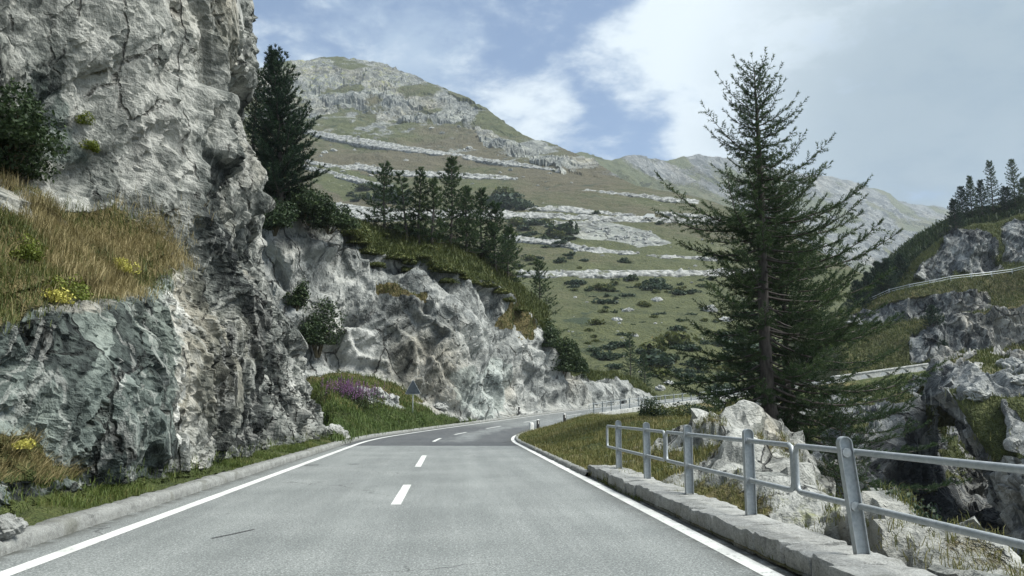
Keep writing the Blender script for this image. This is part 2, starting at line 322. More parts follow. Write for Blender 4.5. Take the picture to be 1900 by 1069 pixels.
def simple_mat(name, c1, c2, scale, rough=.7, metal=0.0, bd=0.0, detail=6, spec=.4, stretch=(1, 1, 1)):
    m, t = newmat(name); co = t.map(t.n('ShaderNodeTexCoord').outputs['Object'], (0, 0, 0), stretch)
    n = t.noise(co, scale, detail, .65); c = t.ramp(n, [(.32, c1), (.68, c2)])
    finish(t, c, rough, bump(t, n, bd) if bd else None, spec, {'Metallic': metal}); return m
M_BARK = simple_mat('bark', (.035, .030, .028), (.12, .105, .095), 9, .9, 0, .03, stretch=(1, 1, .25))
M_STEM = simple_mat('stems', (.04, .035, .02), (.11, .09, .05), 14, .9)
M_ZINC = simple_mat('galvanised_steel', (.28, .31, .325), (.42, .445, .46), 22, .5, .25, .0015)
M_WHITE = simple_mat('white_paint', (.62, .62, .60), (.80, .80, .78), 14, .5)
M_BLACK = simple_mat('black_paint', (.015, .015, .016), (.03, .03, .03), 14, .5)
M_SIGNB = simple_mat('sign_back', (.10, .118, .135), (.15, .17, .185), 6, .5, .2)
M_GLASS = simple_mat('dark_glass', (.02, .025, .03), (.04, .045, .05), 2, .1)
M_RUB = simple_mat('tyre_rubber', (.015, .015, .015), (.03, .03, .03), 20, .8)

def granite(name, base, k=1.0, moss=.5):
    m, t = newmat(name); co = t.n('ShaderNodeTexCoord').outputs['Object']
    a = t.noise(co, 55 * k, 3, .8); b = t.noise(co, 3.2 * k, 7, .65); c = t.noise(co, 14 * k, 6, .7)
    col = t.ramp(t.math('ADD', t.math('MULTIPLY', a, .45), t.math('ADD', t.math('MULTIPLY', b, .3), t.math('MULTIPLY', c, .25))), [(.36, tuple(x * .34 for x in base)), (.5, base), (.66, tuple(min(.6, x * 1.6) for x in base))])
    col = t.mix(t.math('MULTIPLY', t.ss(t.noise(co, 1.3 * k, 6, .7), .52, .66), moss), col, C4(.085, .085, .062))
    finish(t, col, .85, bump(t, t.math('ADD', c, t.math('MULTIPLY', a, .3)), .02 / k, .9), .3); return m
M_KERB = granite('kerb_granite', (.21, .215, .205)); M_WALL = granite('wall_granite', (.29, .295, .285), 1, .35)
M_WALLF = granite('far_wall_stone', (.36, .365, .35), .35, .25)
M_BOULD = granite('boulder_stone', (.34, .345, .33), .5, .3)
def rubble_mat():
    m, t = newmat('embankment_rubble'); co = t.n('ShaderNodeTexCoord').outputs['Object']
    vo = t.n('ShaderNodeTexVoronoi', {'Vector': co, 'Scale': .55}); c = t.n('ShaderNodeSeparateColor', {0: vo.outputs['Color']}).outputs[0]
    n = t.noise(co, .35, 7, .75)
    col = t.ramp(t.math('ADD', t.math('MULTIPLY', c, .5), t.math('MULTIPLY', n, .5)), [(.25, (.09, .095, .09)), (.5, (.225, .23, .22)), (.8, (.36, .365, .35))])
    col = t.mix(t.ss(t.noise(co, .16, 6, .7), .57, .66), col, C4(.075, .085, .045))
    finish(t, col, .9, bump(t, t.math('SUBTRACT', 1.0, vo.outputs['Distance']), .5), .2); return m
M_RUBBLE = rubble_mat()
def asphalt():
    m, t = newmat('asphalt'); co = t.n('ShaderNodeTexCoord').outputs['Object']
    g = t.noise(co, 48, 2, .85); g2 = t.noise(co, 17, 4, .85); b = t.noise(co, .5, 6, .6); st = t.noise(t.map(co, (0, 0, 0), (1.6, .09, 1)), 1.6, 6, .65)
    v = t.math('ADD', t.math('MULTIPLY', g, .54), t.math('ADD', t.math('MULTIPLY', g2, .25), t.math('ADD', t.math('MULTIPLY', b, .12), t.math('MULTIPLY', st, .09))))
    old = t.ramp(v, [(.37, (.066, .073, .073)), (.5, (.160, .174, .172)), (.62, (.40, .415, .405))])
    new = t.ramp(v, [(.37, (.030, .033, .036)), (.5, (.072, .077, .082)), (.63, (.15, .155, .155))])
    lane, frac = t.attr('lane'), t.attr('patch')
    worn = t.noise(t.map(co, (0, 0, .35), (1.2, .16, 1)), .8, 6, .7, .5)
    pm = t.math('MULTIPLY', frac, t.math('SUBTRACT', 1.0, t.math('MULTIPLY', t.ss(t.math('ADD', t.math('SUBTRACT', worn, .5), lane), .12, .55), .85)))
    col = t.mix(pm, old, new)
    wheel = t.attr('wheel'); col = t.mix(t.math('MULTIPLY', wheel, .28), col, t.mix(1.0, col, C4(1.25, 1.25, 1.24), 'MULTIPLY'))
    edge = t.attr('edge'); col = t.mix(t.math('MULTIPLY', edge, t.ss(t.noise(co, 4, 6, .7), .3, .6)), col, C4(.060, .062, .055))
    cr_ = t.n('ShaderNodeTexVoronoi', {'Vector': t.n('ShaderNodeVectorMath', {0: co, 1: t.n('ShaderNodeVectorMath', {0: t.n('ShaderNodeTexNoise', {'Vector': co, 'Scale': 1.4, 'Detail': 6.0}).outputs[1], 'Scale': .9}, operation='SCALE').outputs[0]}, operation='ADD').outputs[0], 'Scale': .22}, feature='DISTANCE_TO_EDGE').outputs['Distance']
    cm = t.math('MULTIPLY', t.math('SUBTRACT', 1.0, t.ss(cr_, .0, .006)), t.ss(t.noise(co, .25, 3, .5), .5, .6))
    col = t.mix(t.math('MULTIPLY', cm, .7), col, C4(.03, .03, .03))
    finish(t, col, t.math('SUBTRACT', .86, t.math('MULTIPLY', g2, .15)), bump(t, t.math('ADD', g, t.math('MULTIPLY', g2, .6)), .008, .8), .35); return m
M_ASPH = asphalt()
def line_mat():
    m, t = newmat('road_paint'); co = t.n('ShaderNodeTexCoord').outputs['Object']
    w = t.math('ADD', t.math('MULTIPLY', t.noise(co, 9, 7, .75), .6), t.math('MULTIPLY', t.noise(co, 60, 2, .7), .4))
    col = t.mix(t.ss(w, .53, .64), t.ramp(t.noise(co, 2, 5, .6), [(.3, (.50, .51, .49)), (.7, (.70, .71, .69))]), C4(.19, .20, .195))
    finish(t, col, .7, bump(t, w, .004, .6), .35); return m
M_LINE = line_mat()
M_TAR = simple_mat('tar', (.025, .026, .028), (.06, .062, .064), 30, .7)

# ------------------------------------------------------------------ road: one centre line, everything along it
def road_path():
    pts = []; x, y, h, z, ds, s = -0.52, -14., 0., 0., .5, -14.
    while s < 240:
        pts.append((s, x, y, z, h)); k = 0
        if 33 < s < 78: k = 1 / 80
        elif 78 <= s < 112: k = 1 / 150
        elif 112 <= s < 132: k = 1 / 60
        elif 172 <= s < 215: k = -1 / 40
        g = 0
        if s > 44: g = min(.05, (s - 44) * .0016)
        if s > 100: g = min(.11, .05 + (s - 100) * .002)
        h += k * ds; x += math.sin(h) * ds; y += math.cos(h) * ds; z += g * ds; s += ds
    return np.array(pts)
RD = road_path()
def rc(s): return [np.interp(s, RD[:, 0], RD[:, k]) for k in (1, 2, 3, 4)]
def rp(s, off, dz=0.0):
    "point at distance s along the road, off metres right of its centre"
    s, off, dz = np.broadcast_arrays(np.asarray(s, float), np.asarray(off, float), np.asarray(dz, float)); x, y, z, h = rc(s)
    return np.stack([x + off * np.cos(h), y - off * np.sin(h), z + dz], -1)
def ribbon(name, s, offs, dz, mat, attrs=None, smooth=True):
    s = np.asarray(s, float); P = rp(s[:, None], np.asarray(offs, float), dz)
    return mesh(name, P, grid_faces(*P.shape[:2])[:, ::-1], mat, attrs(s) if attrs else None, smooth)
ss_ = np.unique(np.concatenate([np.arange(-14, 31.6, .5), np.arange(31.6, 33, .1), np.arange(33, 235, .5)]))
offs_ = np.linspace(-3.95, 3.62, 42)
def rattr(s):
    S, O = np.broadcast_arrays(s[:, None], offs_); sj = S + .10 * O
    return dict(patch=((sj > 32.05) * (1 - sst(sj, 56, 64) * .6)), lane=.36 * np.exp(-((O - .75) / 1.2) ** 2) * sst(S, 33, 37) + .02,
                wheel=np.exp(-((np.abs(np.abs(O - .1) - 1.65) - .75) / .35) ** 2), edge=np.clip(sst(O, 2.95, 3.25) + sst(-O, 3.5, 3.8), 0, 1))
ob('road', ribbon('road', ss_, offs_, 0.0, M_ASPH, rattr), kind='structure')
def strip(s0, s1, o0, o1, dz=.004, step=.5):
    s = np.linspace(s0, s1, max(2, int((s1 - s0) / step))); return rp(s[:, None], np.array([o0, o1]), dz)
def marks(name, strips, mat):
    V, F, n = [], [], 0
    for P in strips: V.append(P.reshape(-1, 3)); F.append(grid_faces(*P.shape[:2])[:, ::-1] + n); n += P.shape[0] * 2
    return ob(name, mesh(name, np.concatenate(V), np.concatenate(F), mat), kind='structure')
marks('edge_line', [strip(-14, 235, -3.38, -3.20)], M_LINE); marks('edge_line', [strip(-14, 235, 3.18, 3.36)], M_LINE)
dash = [(14.0, 16.4), (19.6, 22.4), (30.4, 33.5), (38.5, 42), (46.5, 51), (56, 61), (67, 72), (78, 84), (90, 96)] + [(k, k + 5) for k in range(102, 200, 11)]
dash = [(12.4, 15.6), (20.4, 25.4), (36.2, 40.2), (46, 50), (56, 60), (66, 70), (76, 80), (86, 90), (96, 100), (106, 110)]
marks('centre_line', [strip(a, b, -.36 + .10 * min(1, 0), -.21) for a, b in dash], M_LINE)
def decal(pts, w):
    pts = np.asarray(pts, float); d = np.gradient(pts, axis=0); n = np.stack([-d[:, 1], d[:, 0]], -1); n /= np.linalg.norm(n, axis=1)[:, None]
    return np.stack([np.c_[pts - n * w / 2, np.full(len(pts), .0045)], np.c_[pts + n * w / 2, np.full(len(pts), .0045)]], 1)
marks('tar_mark', [decal([(-2.6, 9.35), (-2.45, 9.65), (-2.3, 10.0)], .035), decal([(-4.05 + .35, 21.2), (-3.35, 21.25)], .16), decal([(-2.65, 21.5), (-2.35, 21.5)], .12),
                   decal([(3.0 - .9, 34.4), (2.45, 35.6), (2.9, 37.5), (3.6, 39.4)][:3], .05)], M_TAR)

def kerb_mesh(s0, s1, o0, o1, h, mat, step=.12, seed=1, rag=.02, joint=1.0):
    s = np.arange(s0, s1, step); prof = np.array([(0, -.08), (0, h * .45), (.02, h * .9), (.06, h), (.5, h * 1.02), (1 - .06, h), (1, h * .85), (1, -.08)])
    w = o1 - o0; offs = o0 + np.where(prof[:, 0] < .1, prof[:, 0] * abs(1) * np.sign(w), prof[:, 0] * w)
    P = rp(s[:, None], offs, prof[:, 1]); N = np.stack([fbm(P + k * 31, .35, 4, s=seed + k) for k in range(3)], -1)
    j = np.exp(-(((s / joint) % 1 - .5) / .045) ** 2)[:, None]
    P = P + N * rag; P[:, 1:-1, 2] -= j * .055
    return mesh('kerb', P, grid_faces(*P.shape[:2]) if w > 0 else grid_faces(*P.shape[:2])[:, ::-1], mat)
ob('kerb', kerb_mesh(-12, 112, -3.80, -4.08, .15, M_KERB), kind='structure')
ob('kerb', kerb_mesh(17.2, 60, 3.36, 3.52, .10, M_KERB, seed=5), kind='structure')

# ------------------------------------------------------------------ terrain
def near(P, px, py):
    "nearest vertex of a terrain grid to a photograph pixel"
    a, b, z = PR(P.reshape(-1, 3)); d = (a - px) ** 2 + (b - py) ** 2 + np.where(z < 1, 1e9, 0)
    return P.reshape(-1, 3)[np.argmin(np.where(d < max(30.0, d.min() + 1), z, 1e9))]
def masks(shape, **kw):
    d = {k: np.zeros(shape, np.float32) for k in ('tone', 'teal', 'white', 'veg', 'hue', 'lich')}; d['tone'] += .5; d.update(kw); return d
def terrain(name, P, mat, at, flip=False, smooth=False):
    f = grid_faces(*P.shape[:2]); return ob(name, mesh(name, P, f[:, ::-1] if flip else f, mat, at, smooth), kind='structure')

# ground sheet to the horizon, far below the valley floor
g = np.linspace(-9000, 9000, 61); GX, GY = np.meshgrid(g, g, indexing='ij')
GP = np.stack([GX, GY, np.full_like(GX, -48.0)], -1); terrain('ground', GP, M_HILL, masks(GX.shape, veg=np.ones_like(GX)))

# --- near cliff on the left: foot path along the road, turning away behind its far corner
def cliff():
    u = np.concatenate([np.arange(-10, 7.5, .3), np.arange(7.5, 18, .034), np.arange(18, 39, .058), np.arange(39, 52, .25)]); x, y, h = [], [], []; hx = 0; cx, cy_, pu = -5.05, -10.0, -10
    hd = lambda q: np.interp(q, [-10, 33.6, 36.2, 60], [0, 0, -1.75, -1.75])
    for q in u:
        a = hd((q + pu) / 2); cx += math.sin(a) * (q - pu); cy_ += math.cos(a) * (q - pu); pu = q; x.append(cx); y.append(cy_); h.append(hd(q))
    x, y, h = map(np.array, (x, y, h)); v = np.concatenate([np.arange(-.4, 6, .040), np.arange(6, 19, .072), np.arange(19, 30, .35)])
    U, Vv = np.meshgrid(u, v, indexing='ij'); H = h[:, None]
    wob = fbm(np.stack([U, Vv * 0, U * 0], -1), 6, 3, s=3)
    lip = 2.15 + (np.clip(U, 4, 30) - 10.0) * .29 + .25 * wob; wb = 1 - sst(U + .25 * (Vv - 4), 17.2, 20.2)
    lean = (.17 + .075 * sst(U, 20, 30)) * np.maximum(Vv, 0)
    inb = np.clip(Vv - lip, 0, 2.2); benchd = inb * 1.42 * wb
    back = .17 * np.maximum(Vv, 0) * .55 * wb * sst(Vv, lip + 1.5, lip + 5)
    rec = lean + benchd - back * .3
    # right-hand pillar: recess line and a gully running up it
    gl = 29.5 - .12 * Vv; rec = rec + .9 * sst(U, gl - .8, gl + .5) * sst(Vv, 3.0, 6) * (1 - sst(U, 34, 36)) * (1 - sst(Vv, 13, 16))
    rec = rec - .7 * np.exp(-((U - 24 - .25 * Vv) / 2.2) ** 2) * sst(Vv, 6, 9)
    n_out = np.stack([np.cos(H) + 0 * U, -np.sin(H) + 0 * U, np.zeros_like(U)], -1)
    B = np.stack([x[:, None] + 0 * U, y[:, None] + 0 * U, Vv], -1) - np.stack([rec, .07 * np.maximum(Vv, 0) * sst(U, 34, 36), 0 * rec], -1)
    f1, c1, i1 = facets(B, 3.4, (1, 1.0, 1.7), (.25, .1, .3), 11); f2, c2, i2 = facets(B, 1.25, (.8, 1, 2.0), (.35, -.1, .5), 12); 
    rockm = 1 - wb * sst(Vv, lip - .2, lip + .4) * (1 - sst(Vv, lip + 1.7, lip + 2.6))
    upr = 1 - .35 * sst(Vv, 5, 7.5); T1 = tnoise(B, 3.1, (1, .8, 1.9), (.35, .2, .4), 201); T2 = tnoise(B, 1.25, (1, .75, 2.1), (.45, .3, .2), 202); T3 = tnoise(B, .52, (1, .8, 1.9), (.3, .5, .6), 203); d = (.58 * f1 + .62 * T1) * sst(Vv, -.3, 1.6) + .28 * f2 * (.35 + .65 * upr) + .40 * T2 + .20 * T3 * upr + .35 * fbm(B, 5, 4, s=21) + .05 * fbm(B, .5, 4, s=22)
    d -= .16 * np.exp(-(c1 / .025) ** 2) + .06 * np.exp(-(c2 / .04) ** 2)
    d += .36 * slabs(B, 1.25, (.4, .85, -.25), 14) * sst(fbm(B, 4, 2, s=19), -.4, .3) + .22 * slabs(B, 2.1, (.35, .85, .4), 16) * sst(Vv, 3, 6)
    d = blur(d, 1, 2); B1 = B + n_out * d[..., None]; f3, c3, i3 = facets(B1, .45, (.8, 1, 1.8), (.3, .3, .2), 13); f4, c4, i4 = facets(B1, .19, (.8, 1, 1.5), (.7, .3, .2), 17); d = d + (.17 * f3 + .08 * f4) * upr + .085 * tnoise(B1, .21, (1, .8, 1.7), (.6, .5, .3), 204)
    d = np.where(rockm > .5, d, .25 * f2 + .3 * fbm(B, 1.6, 4, s=31)) * rockm + (1 - rockm) * (.15 * f2 + .25 * fbm(B, 1.3, 4, s=31))
    d = np.clip(d, -1.3, 1.0 - .65 * sst(U, 26, 32)); d = np.where((Vv < lip + .4) & (Vv > lip - 2), d * (1 - .5 * wb * sst(Vv, lip - 1.6, lip - .2)) - .22 * wb * sst(Vv, lip - 1.6, lip - .2), d); d *= sst(Vv, -.5, .8) * .85 + .15
    P = B + n_out * d[..., None]; P[..., 2] += (.10 * f2 + .12 * fbm(B, 2, 3, s=41)) * sst(Vv, .3, 2)
    P[..., 0] = np.where((P[..., 0] > -4.75) & (P[..., 1] < 34.5), -4.75 - .1 * (P[..., 0] + 4.75), P[..., 0])
    px, py = jit(P, 26, 1.6, 51)
    bt_ = .9 * fbm(B, 1.6, 3, s=53); bench = wb * sst(Vv, lip - .15, lip + .35) * (1 - sst(Vv + bt_, lip + 1.5, lip + 2.3))
    veg = bench * .95; lowgr = pmask(px, py, [(-60, 795), (60, 815), (140, 880), (120, 905), (-60, 900)]); crk = .45 * np.exp(-(c1 / .03) ** 2) * (vnoise(P / 1.0, 5) > .45) * sst(Vv, 3, 6)
    veg = np.maximum(veg, np.maximum(lowgr, crk)); veg = np.maximum(veg, (1 - sst(Vv, .15, .45)) * .8)
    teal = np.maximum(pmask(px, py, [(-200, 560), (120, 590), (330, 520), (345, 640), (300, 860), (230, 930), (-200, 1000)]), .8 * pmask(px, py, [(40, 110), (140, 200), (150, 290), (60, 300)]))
    teal = np.maximum(teal, pmask(px, py, [(230, 800), (330, 780), (310, 900), (230, 930)]))
    white = .42 * np.maximum.reduce([pmask(px, py, [(318, 540), (352, 560), (362, 700), (352, 860), (322, 830), (330, 700)]), pmask(px, py, [(205, 690), (238, 700), (228, 820), (206, 815)]), pmask(px, py, [(560, 640), (574, 650), (576, 740), (562, 730)]), pmask(px, py, [(528, 640), (552, 650), (548, 760), (528, 750)]), .8 * pmask(px, py, [(150, 345), (330, 345), (362, 420), (330, 430), (260, 380)])])
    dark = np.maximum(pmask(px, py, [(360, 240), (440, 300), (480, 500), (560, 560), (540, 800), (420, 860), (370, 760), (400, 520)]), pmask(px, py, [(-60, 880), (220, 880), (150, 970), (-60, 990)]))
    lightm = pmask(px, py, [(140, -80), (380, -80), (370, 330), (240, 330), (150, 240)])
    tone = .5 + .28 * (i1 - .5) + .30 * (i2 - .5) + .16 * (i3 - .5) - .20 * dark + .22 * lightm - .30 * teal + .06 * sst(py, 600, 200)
    lich = .28 * pmask(px, py, [(150, 20), (260, 30), (250, 110), (160, 110)]) + .12 * (fbm(P, 2.2, 3, s=61) > .35)
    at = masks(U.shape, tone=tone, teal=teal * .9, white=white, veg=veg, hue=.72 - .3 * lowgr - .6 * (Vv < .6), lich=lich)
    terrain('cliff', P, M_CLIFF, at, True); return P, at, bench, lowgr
CLIFF, CA, BENCH, LOWGR = cliff()

# --- rock wall on the outside of the bend, with a meadow at its foot and growth on top
def roadside_hill():
    cols = np.array([440, 500, 540, 560, 620, 680, 740, 800, 850, 900, 950, 1000, 1050, 1100, 1150, 1185, 1212])
    sS = np.linspace(30, 118, 600); K = rp(sS, -4.05, .10); kx, ky, _ = PR(K)
    r0 = np.stack([np.interp(cols, kx, K[:, k]) for k in range(3)], -1); r0[:4] = [(-11.5, 45, .0), (-9.5, 45.5, .0), (-7.3, 45.5, .05), (-6.4, 45.8, .05)]
    y0, Y0 = np.interp(cols, kx, ky), r0[:, 1]
    hand = lambda py, Y: W(cols, np.array(py, float), np.array(Y, float))
    r1 = hand([720, 710, 705, 700, 688, 690, 712, 745, 774, y0[9] - 4, y0[10] - 4, y0[11] - 5, y0[12] - 5, y0[13] - 5, y0[14] - 4, y0[15] - 4, y0[16] - 3],
              [58, 58, 58, 59, 60, 61, 62, 62.5, 63, *(Y0[9:] + .9)])
    r2 = hand([560, 570, 590, 590, 590, 596, 605, 625, 650, 655, 665, 675, 700, 724, 722, 735, 744], [59, 59, 59.5, 60, 61.5, 62.5, 63.5, 64, 64.5, *(Y0[9:] + 1.7)])
    r3 = hand([320, 330, 365, 410, 432, 468, 488, 500, 516, 530, 548, 598, 688, 703, 706, 722, 742], [61, 61, 62, 62.5, 64, 65, 66, 66.5, 67, *(Y0[9:] + 3.4)])
    r3b = hand([312, 322, 356, 400, 420, 446, 464, 474, 490, 508, 536, 586, 682, 700, 702, 720, 741], [64, 64, 65, 66, 67.5, 68.5, 69.5, 70, 71, *(Y0[9:] + 6.5)])
    r4 = hand([305, 315, 348, 388, 408, 424, 436, 446, 462, 484, 520, 574, 680, 698, 700, 720, 741], [71, 71, 72, 72, 74, 75, 76, 77, 78, *(Y0[9:] + 12)])
    r5 = r4 + np.array([0, 14, -3.5]); r6 = r4 + np.array([0, 26, -12.0])
    ctrl = np.stack([r0, r0 * .5 + r1 * .5, r1, r2, r3, r3b, r4, r5, r6])
    P = cr(cr(ctrl, 340, 0), 560, 1); N = normals(P); rr = np.linspace(0, 8, 340)[:, None] + np.zeros((1, 560)); cc = np.interp(np.linspace(0, 16, 560), np.arange(17), cols)[None] + np.zeros((340, 1))
    rockm = sst(rr, 1.85, 2.25) * (1 - sst(rr, 3.95, 4.25)); 
    f1, c1, i1 = facets(P, 4.2, (1, 1, 1.5), (.2, .7, .3), 71); f2, c2, i2 = facets(P, 1.6, (.8, 1, 1.9), (.2, .8, .2), 72); d = .95 * f1 + .35 * f2 + 1.15 * tnoise(P, 5.0, (1, .8, 1.5), (.3, .8, .3), 211) + .75 * tnoise(P, 2.0, (.8, .8, 1.7), (.2, .9, .4), 212) + .24 * tnoise(P, .85, (.8, .9, 1.6), (.5, .8, .2), 213) + .25 * fbm(P, 6, 3, s=74) - .15 * np.exp(-(c1 / .04) ** 2)
    d += .85 * slabs(P, 2.6, (.75, .2, .65), 77) ; d = blur(d, 1, 2); f3, c3, i3 = facets(P + N * (d * rockm)[..., None], .6, (.8, 1, 1.8), (.3, .8, .2), 73); d = d + .13 * f3
    d *= np.interp(cc, [440, 950, 1080, 1212], [1, 1, .55, .4])
    soft = .5 * fbm(P, 2.5, 4, s=75) + .15 * f2; soft = soft * sst(rr, 0, .5)
    P = P + N * (d * rockm + soft * (1 - rockm) * np.where(rr > 4, 1.1, .7))[..., None]
    px, py = jit(P, 22, 3.0, 76)
    veg = np.maximum(1 - sst(rr, 1.7, 2.1), sst(rr, 4.0, 4.35)); veg = np.where(cc > 880, sst(rr, 4.0, 4.35), veg)
    ledge = pmask(px, py, [(700, 532), (800, 545), (800, 562), (700, 552)]) + pmask(px, py, [(950, 560), (1000, 600), (990, 640), (930, 590)]); veg = np.maximum(veg, ledge)
    scree = pmask(px, py, [(660, 720), (720, 710), (745, 750), (690, 745)]) + pmask(px, py, [(780, 725), (850, 770), (900, 785), (860, 790), (800, 770)]); veg = veg * (1 - scree * .8)
    hue = np.where(rr > 4, .25, np.where(py > 755, .15, .6)) + .7 * ledge
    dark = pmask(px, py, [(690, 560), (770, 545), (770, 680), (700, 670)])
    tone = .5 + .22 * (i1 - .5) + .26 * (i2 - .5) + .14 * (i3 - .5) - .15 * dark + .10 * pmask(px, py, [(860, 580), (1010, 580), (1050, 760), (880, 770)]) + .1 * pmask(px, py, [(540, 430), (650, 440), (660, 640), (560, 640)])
    lich = .30 * pmask(px, py, [(820, 560), (930, 565), (900, 650), (830, 640)])
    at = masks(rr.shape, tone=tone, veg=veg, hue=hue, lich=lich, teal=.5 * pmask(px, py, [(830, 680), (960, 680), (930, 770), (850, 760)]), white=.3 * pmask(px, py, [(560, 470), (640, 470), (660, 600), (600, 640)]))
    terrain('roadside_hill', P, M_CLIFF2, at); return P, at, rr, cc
HILL2, HA, HRR, HCC = roadside_hill()

# --- bank on the inside of the bend, falling into the gorge
def bank():
    s = np.concatenate([np.arange(-6, 2, .3), np.arange(2, 60, .13), np.arange(60, 175, .5)]); tt = np.concatenate([np.arange(0, 12, .11), 12 + np.cumsum(np.linspace(.12, .35, 60))])
    S, Tt = np.meshgrid(s, tt, indexing='ij'); P = rp(S, 3.46 + Tt, 0.0)
    te = np.interp(S, [-6, 5, 8, 11, 14, 17, 20, 23, 26, 30, 36, 42, 60, 74, 100, 175], [1.0, 1.2, 1.5, 2.0, 2.6, 3.3, 4.3, 5.5, 7.2, 9.8, 10.8, 11, 11, 1.8, 1.6, 1.6])
    te = te + .6 * fbm(P, 2.2, 3, s=83) * (S < 60)
    z = .03 + .92 * sst(Tt, .1, 4.2) * sst(S, 15, 26) * (1 - sst(S, 52, 66)) + .22 * sst(Tt, .4, 1.6) * (1 - sst(S, 15, 24)) * sst(S, -2, 4) - .02 * np.maximum(Tt - 6, 0) * (S < 60)
    for x0, y0, r, a in ((6.2, 18.6, 1.7, .75), (7.9, 18.2, 1.5, .55), (5.0, 14.6, 1.0, .35), (4.4, 11.2, .8, .3), (9.6, 24, 2.2, .5), (4.0, 8.3, .6, .16)):
        z = z + a * np.exp(-((P[..., 0] - x0) ** 2 + (P[..., 1] - y0) ** 2) / r ** 2)
    drop = np.maximum(Tt - te, 0); z = z - np.where(S < 60, np.where(drop < .8, 1.1 * drop, .88 + 2.1 * (drop - .8)), np.where(drop < 2.0, .4 * drop ** 1.6, 1.21 + 1.25 * (drop - 2.0))) 
    z = np.maximum(z, -24 - 0 * z - P[..., 2] * .2)
    rk = np.clip(sst(Tt - te, -1.6, -.3) + np.exp(-((P[..., 0] - 6.6) ** 2 + (P[..., 1] - 18.2) ** 2) / 5.0) * 1.3 + np.exp(-((P[..., 0] - 4.7) ** 2 + (P[..., 1] - 13.0) ** 2) / 1.6), 0, 1) * (S < 66) + (S >= 66) * sst(Tt, 3, 8) * .5
    P[..., 2] += z; N = normals(P)
    f1, c1, i1 = facets(P, 2.0, (1, 1, 1.3), (.3, .2, .4), 84); f2, c2, i2 = facets(P, .7, (1, 1, 1.3), (.5, .2, .4), 85)
    inn = sst(Tt, .05, .8)
    P = P + N * ((rk * (.30 * f1 + .14 * f2 + .42 * tnoise(P, 1.7, (1, 1, 1.3), (.3, .6, .4), 221) + .22 * tnoise(P, .62, (1, 1, 1.3), (.6, .2, .4), 222) + .3 * slabs(P, 1.1, (-.6, .3, .7), 89)) + .10 * fbm(P, .9, 4, s=86)) * inn)[..., None]
    nz = fbm(P, 1.5, 4, s=87); veg = np.clip(1 - rk * .80 + .50 * nz, 0, 1); veg = np.where(S < 20, veg - .12, veg)
    px, py = jit(P, 12, 1.5, 88)
    veg = veg * (1 - .8 * pmask(px, py, [(1205, 830), (1290, 815), (1330, 850), (1250, 880)]) * (vnoise(P * 2.2, 9) > .1))
    hue = np.where(S > 19, .42, .55) + .2 * nz - .3 * (Tt - te > 1)
    lich = .34 * (pmask(px, py, [(1400, 890), (1560, 920), (1600, 1010), (1450, 1000)])) + .10
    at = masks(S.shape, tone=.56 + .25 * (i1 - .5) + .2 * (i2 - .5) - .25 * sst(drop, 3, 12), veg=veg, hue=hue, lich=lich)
    terrain('bank', P, M_BANK, at); return P, at, S, Tt, te
BANK, BA, BS, BT, BTE = bank()

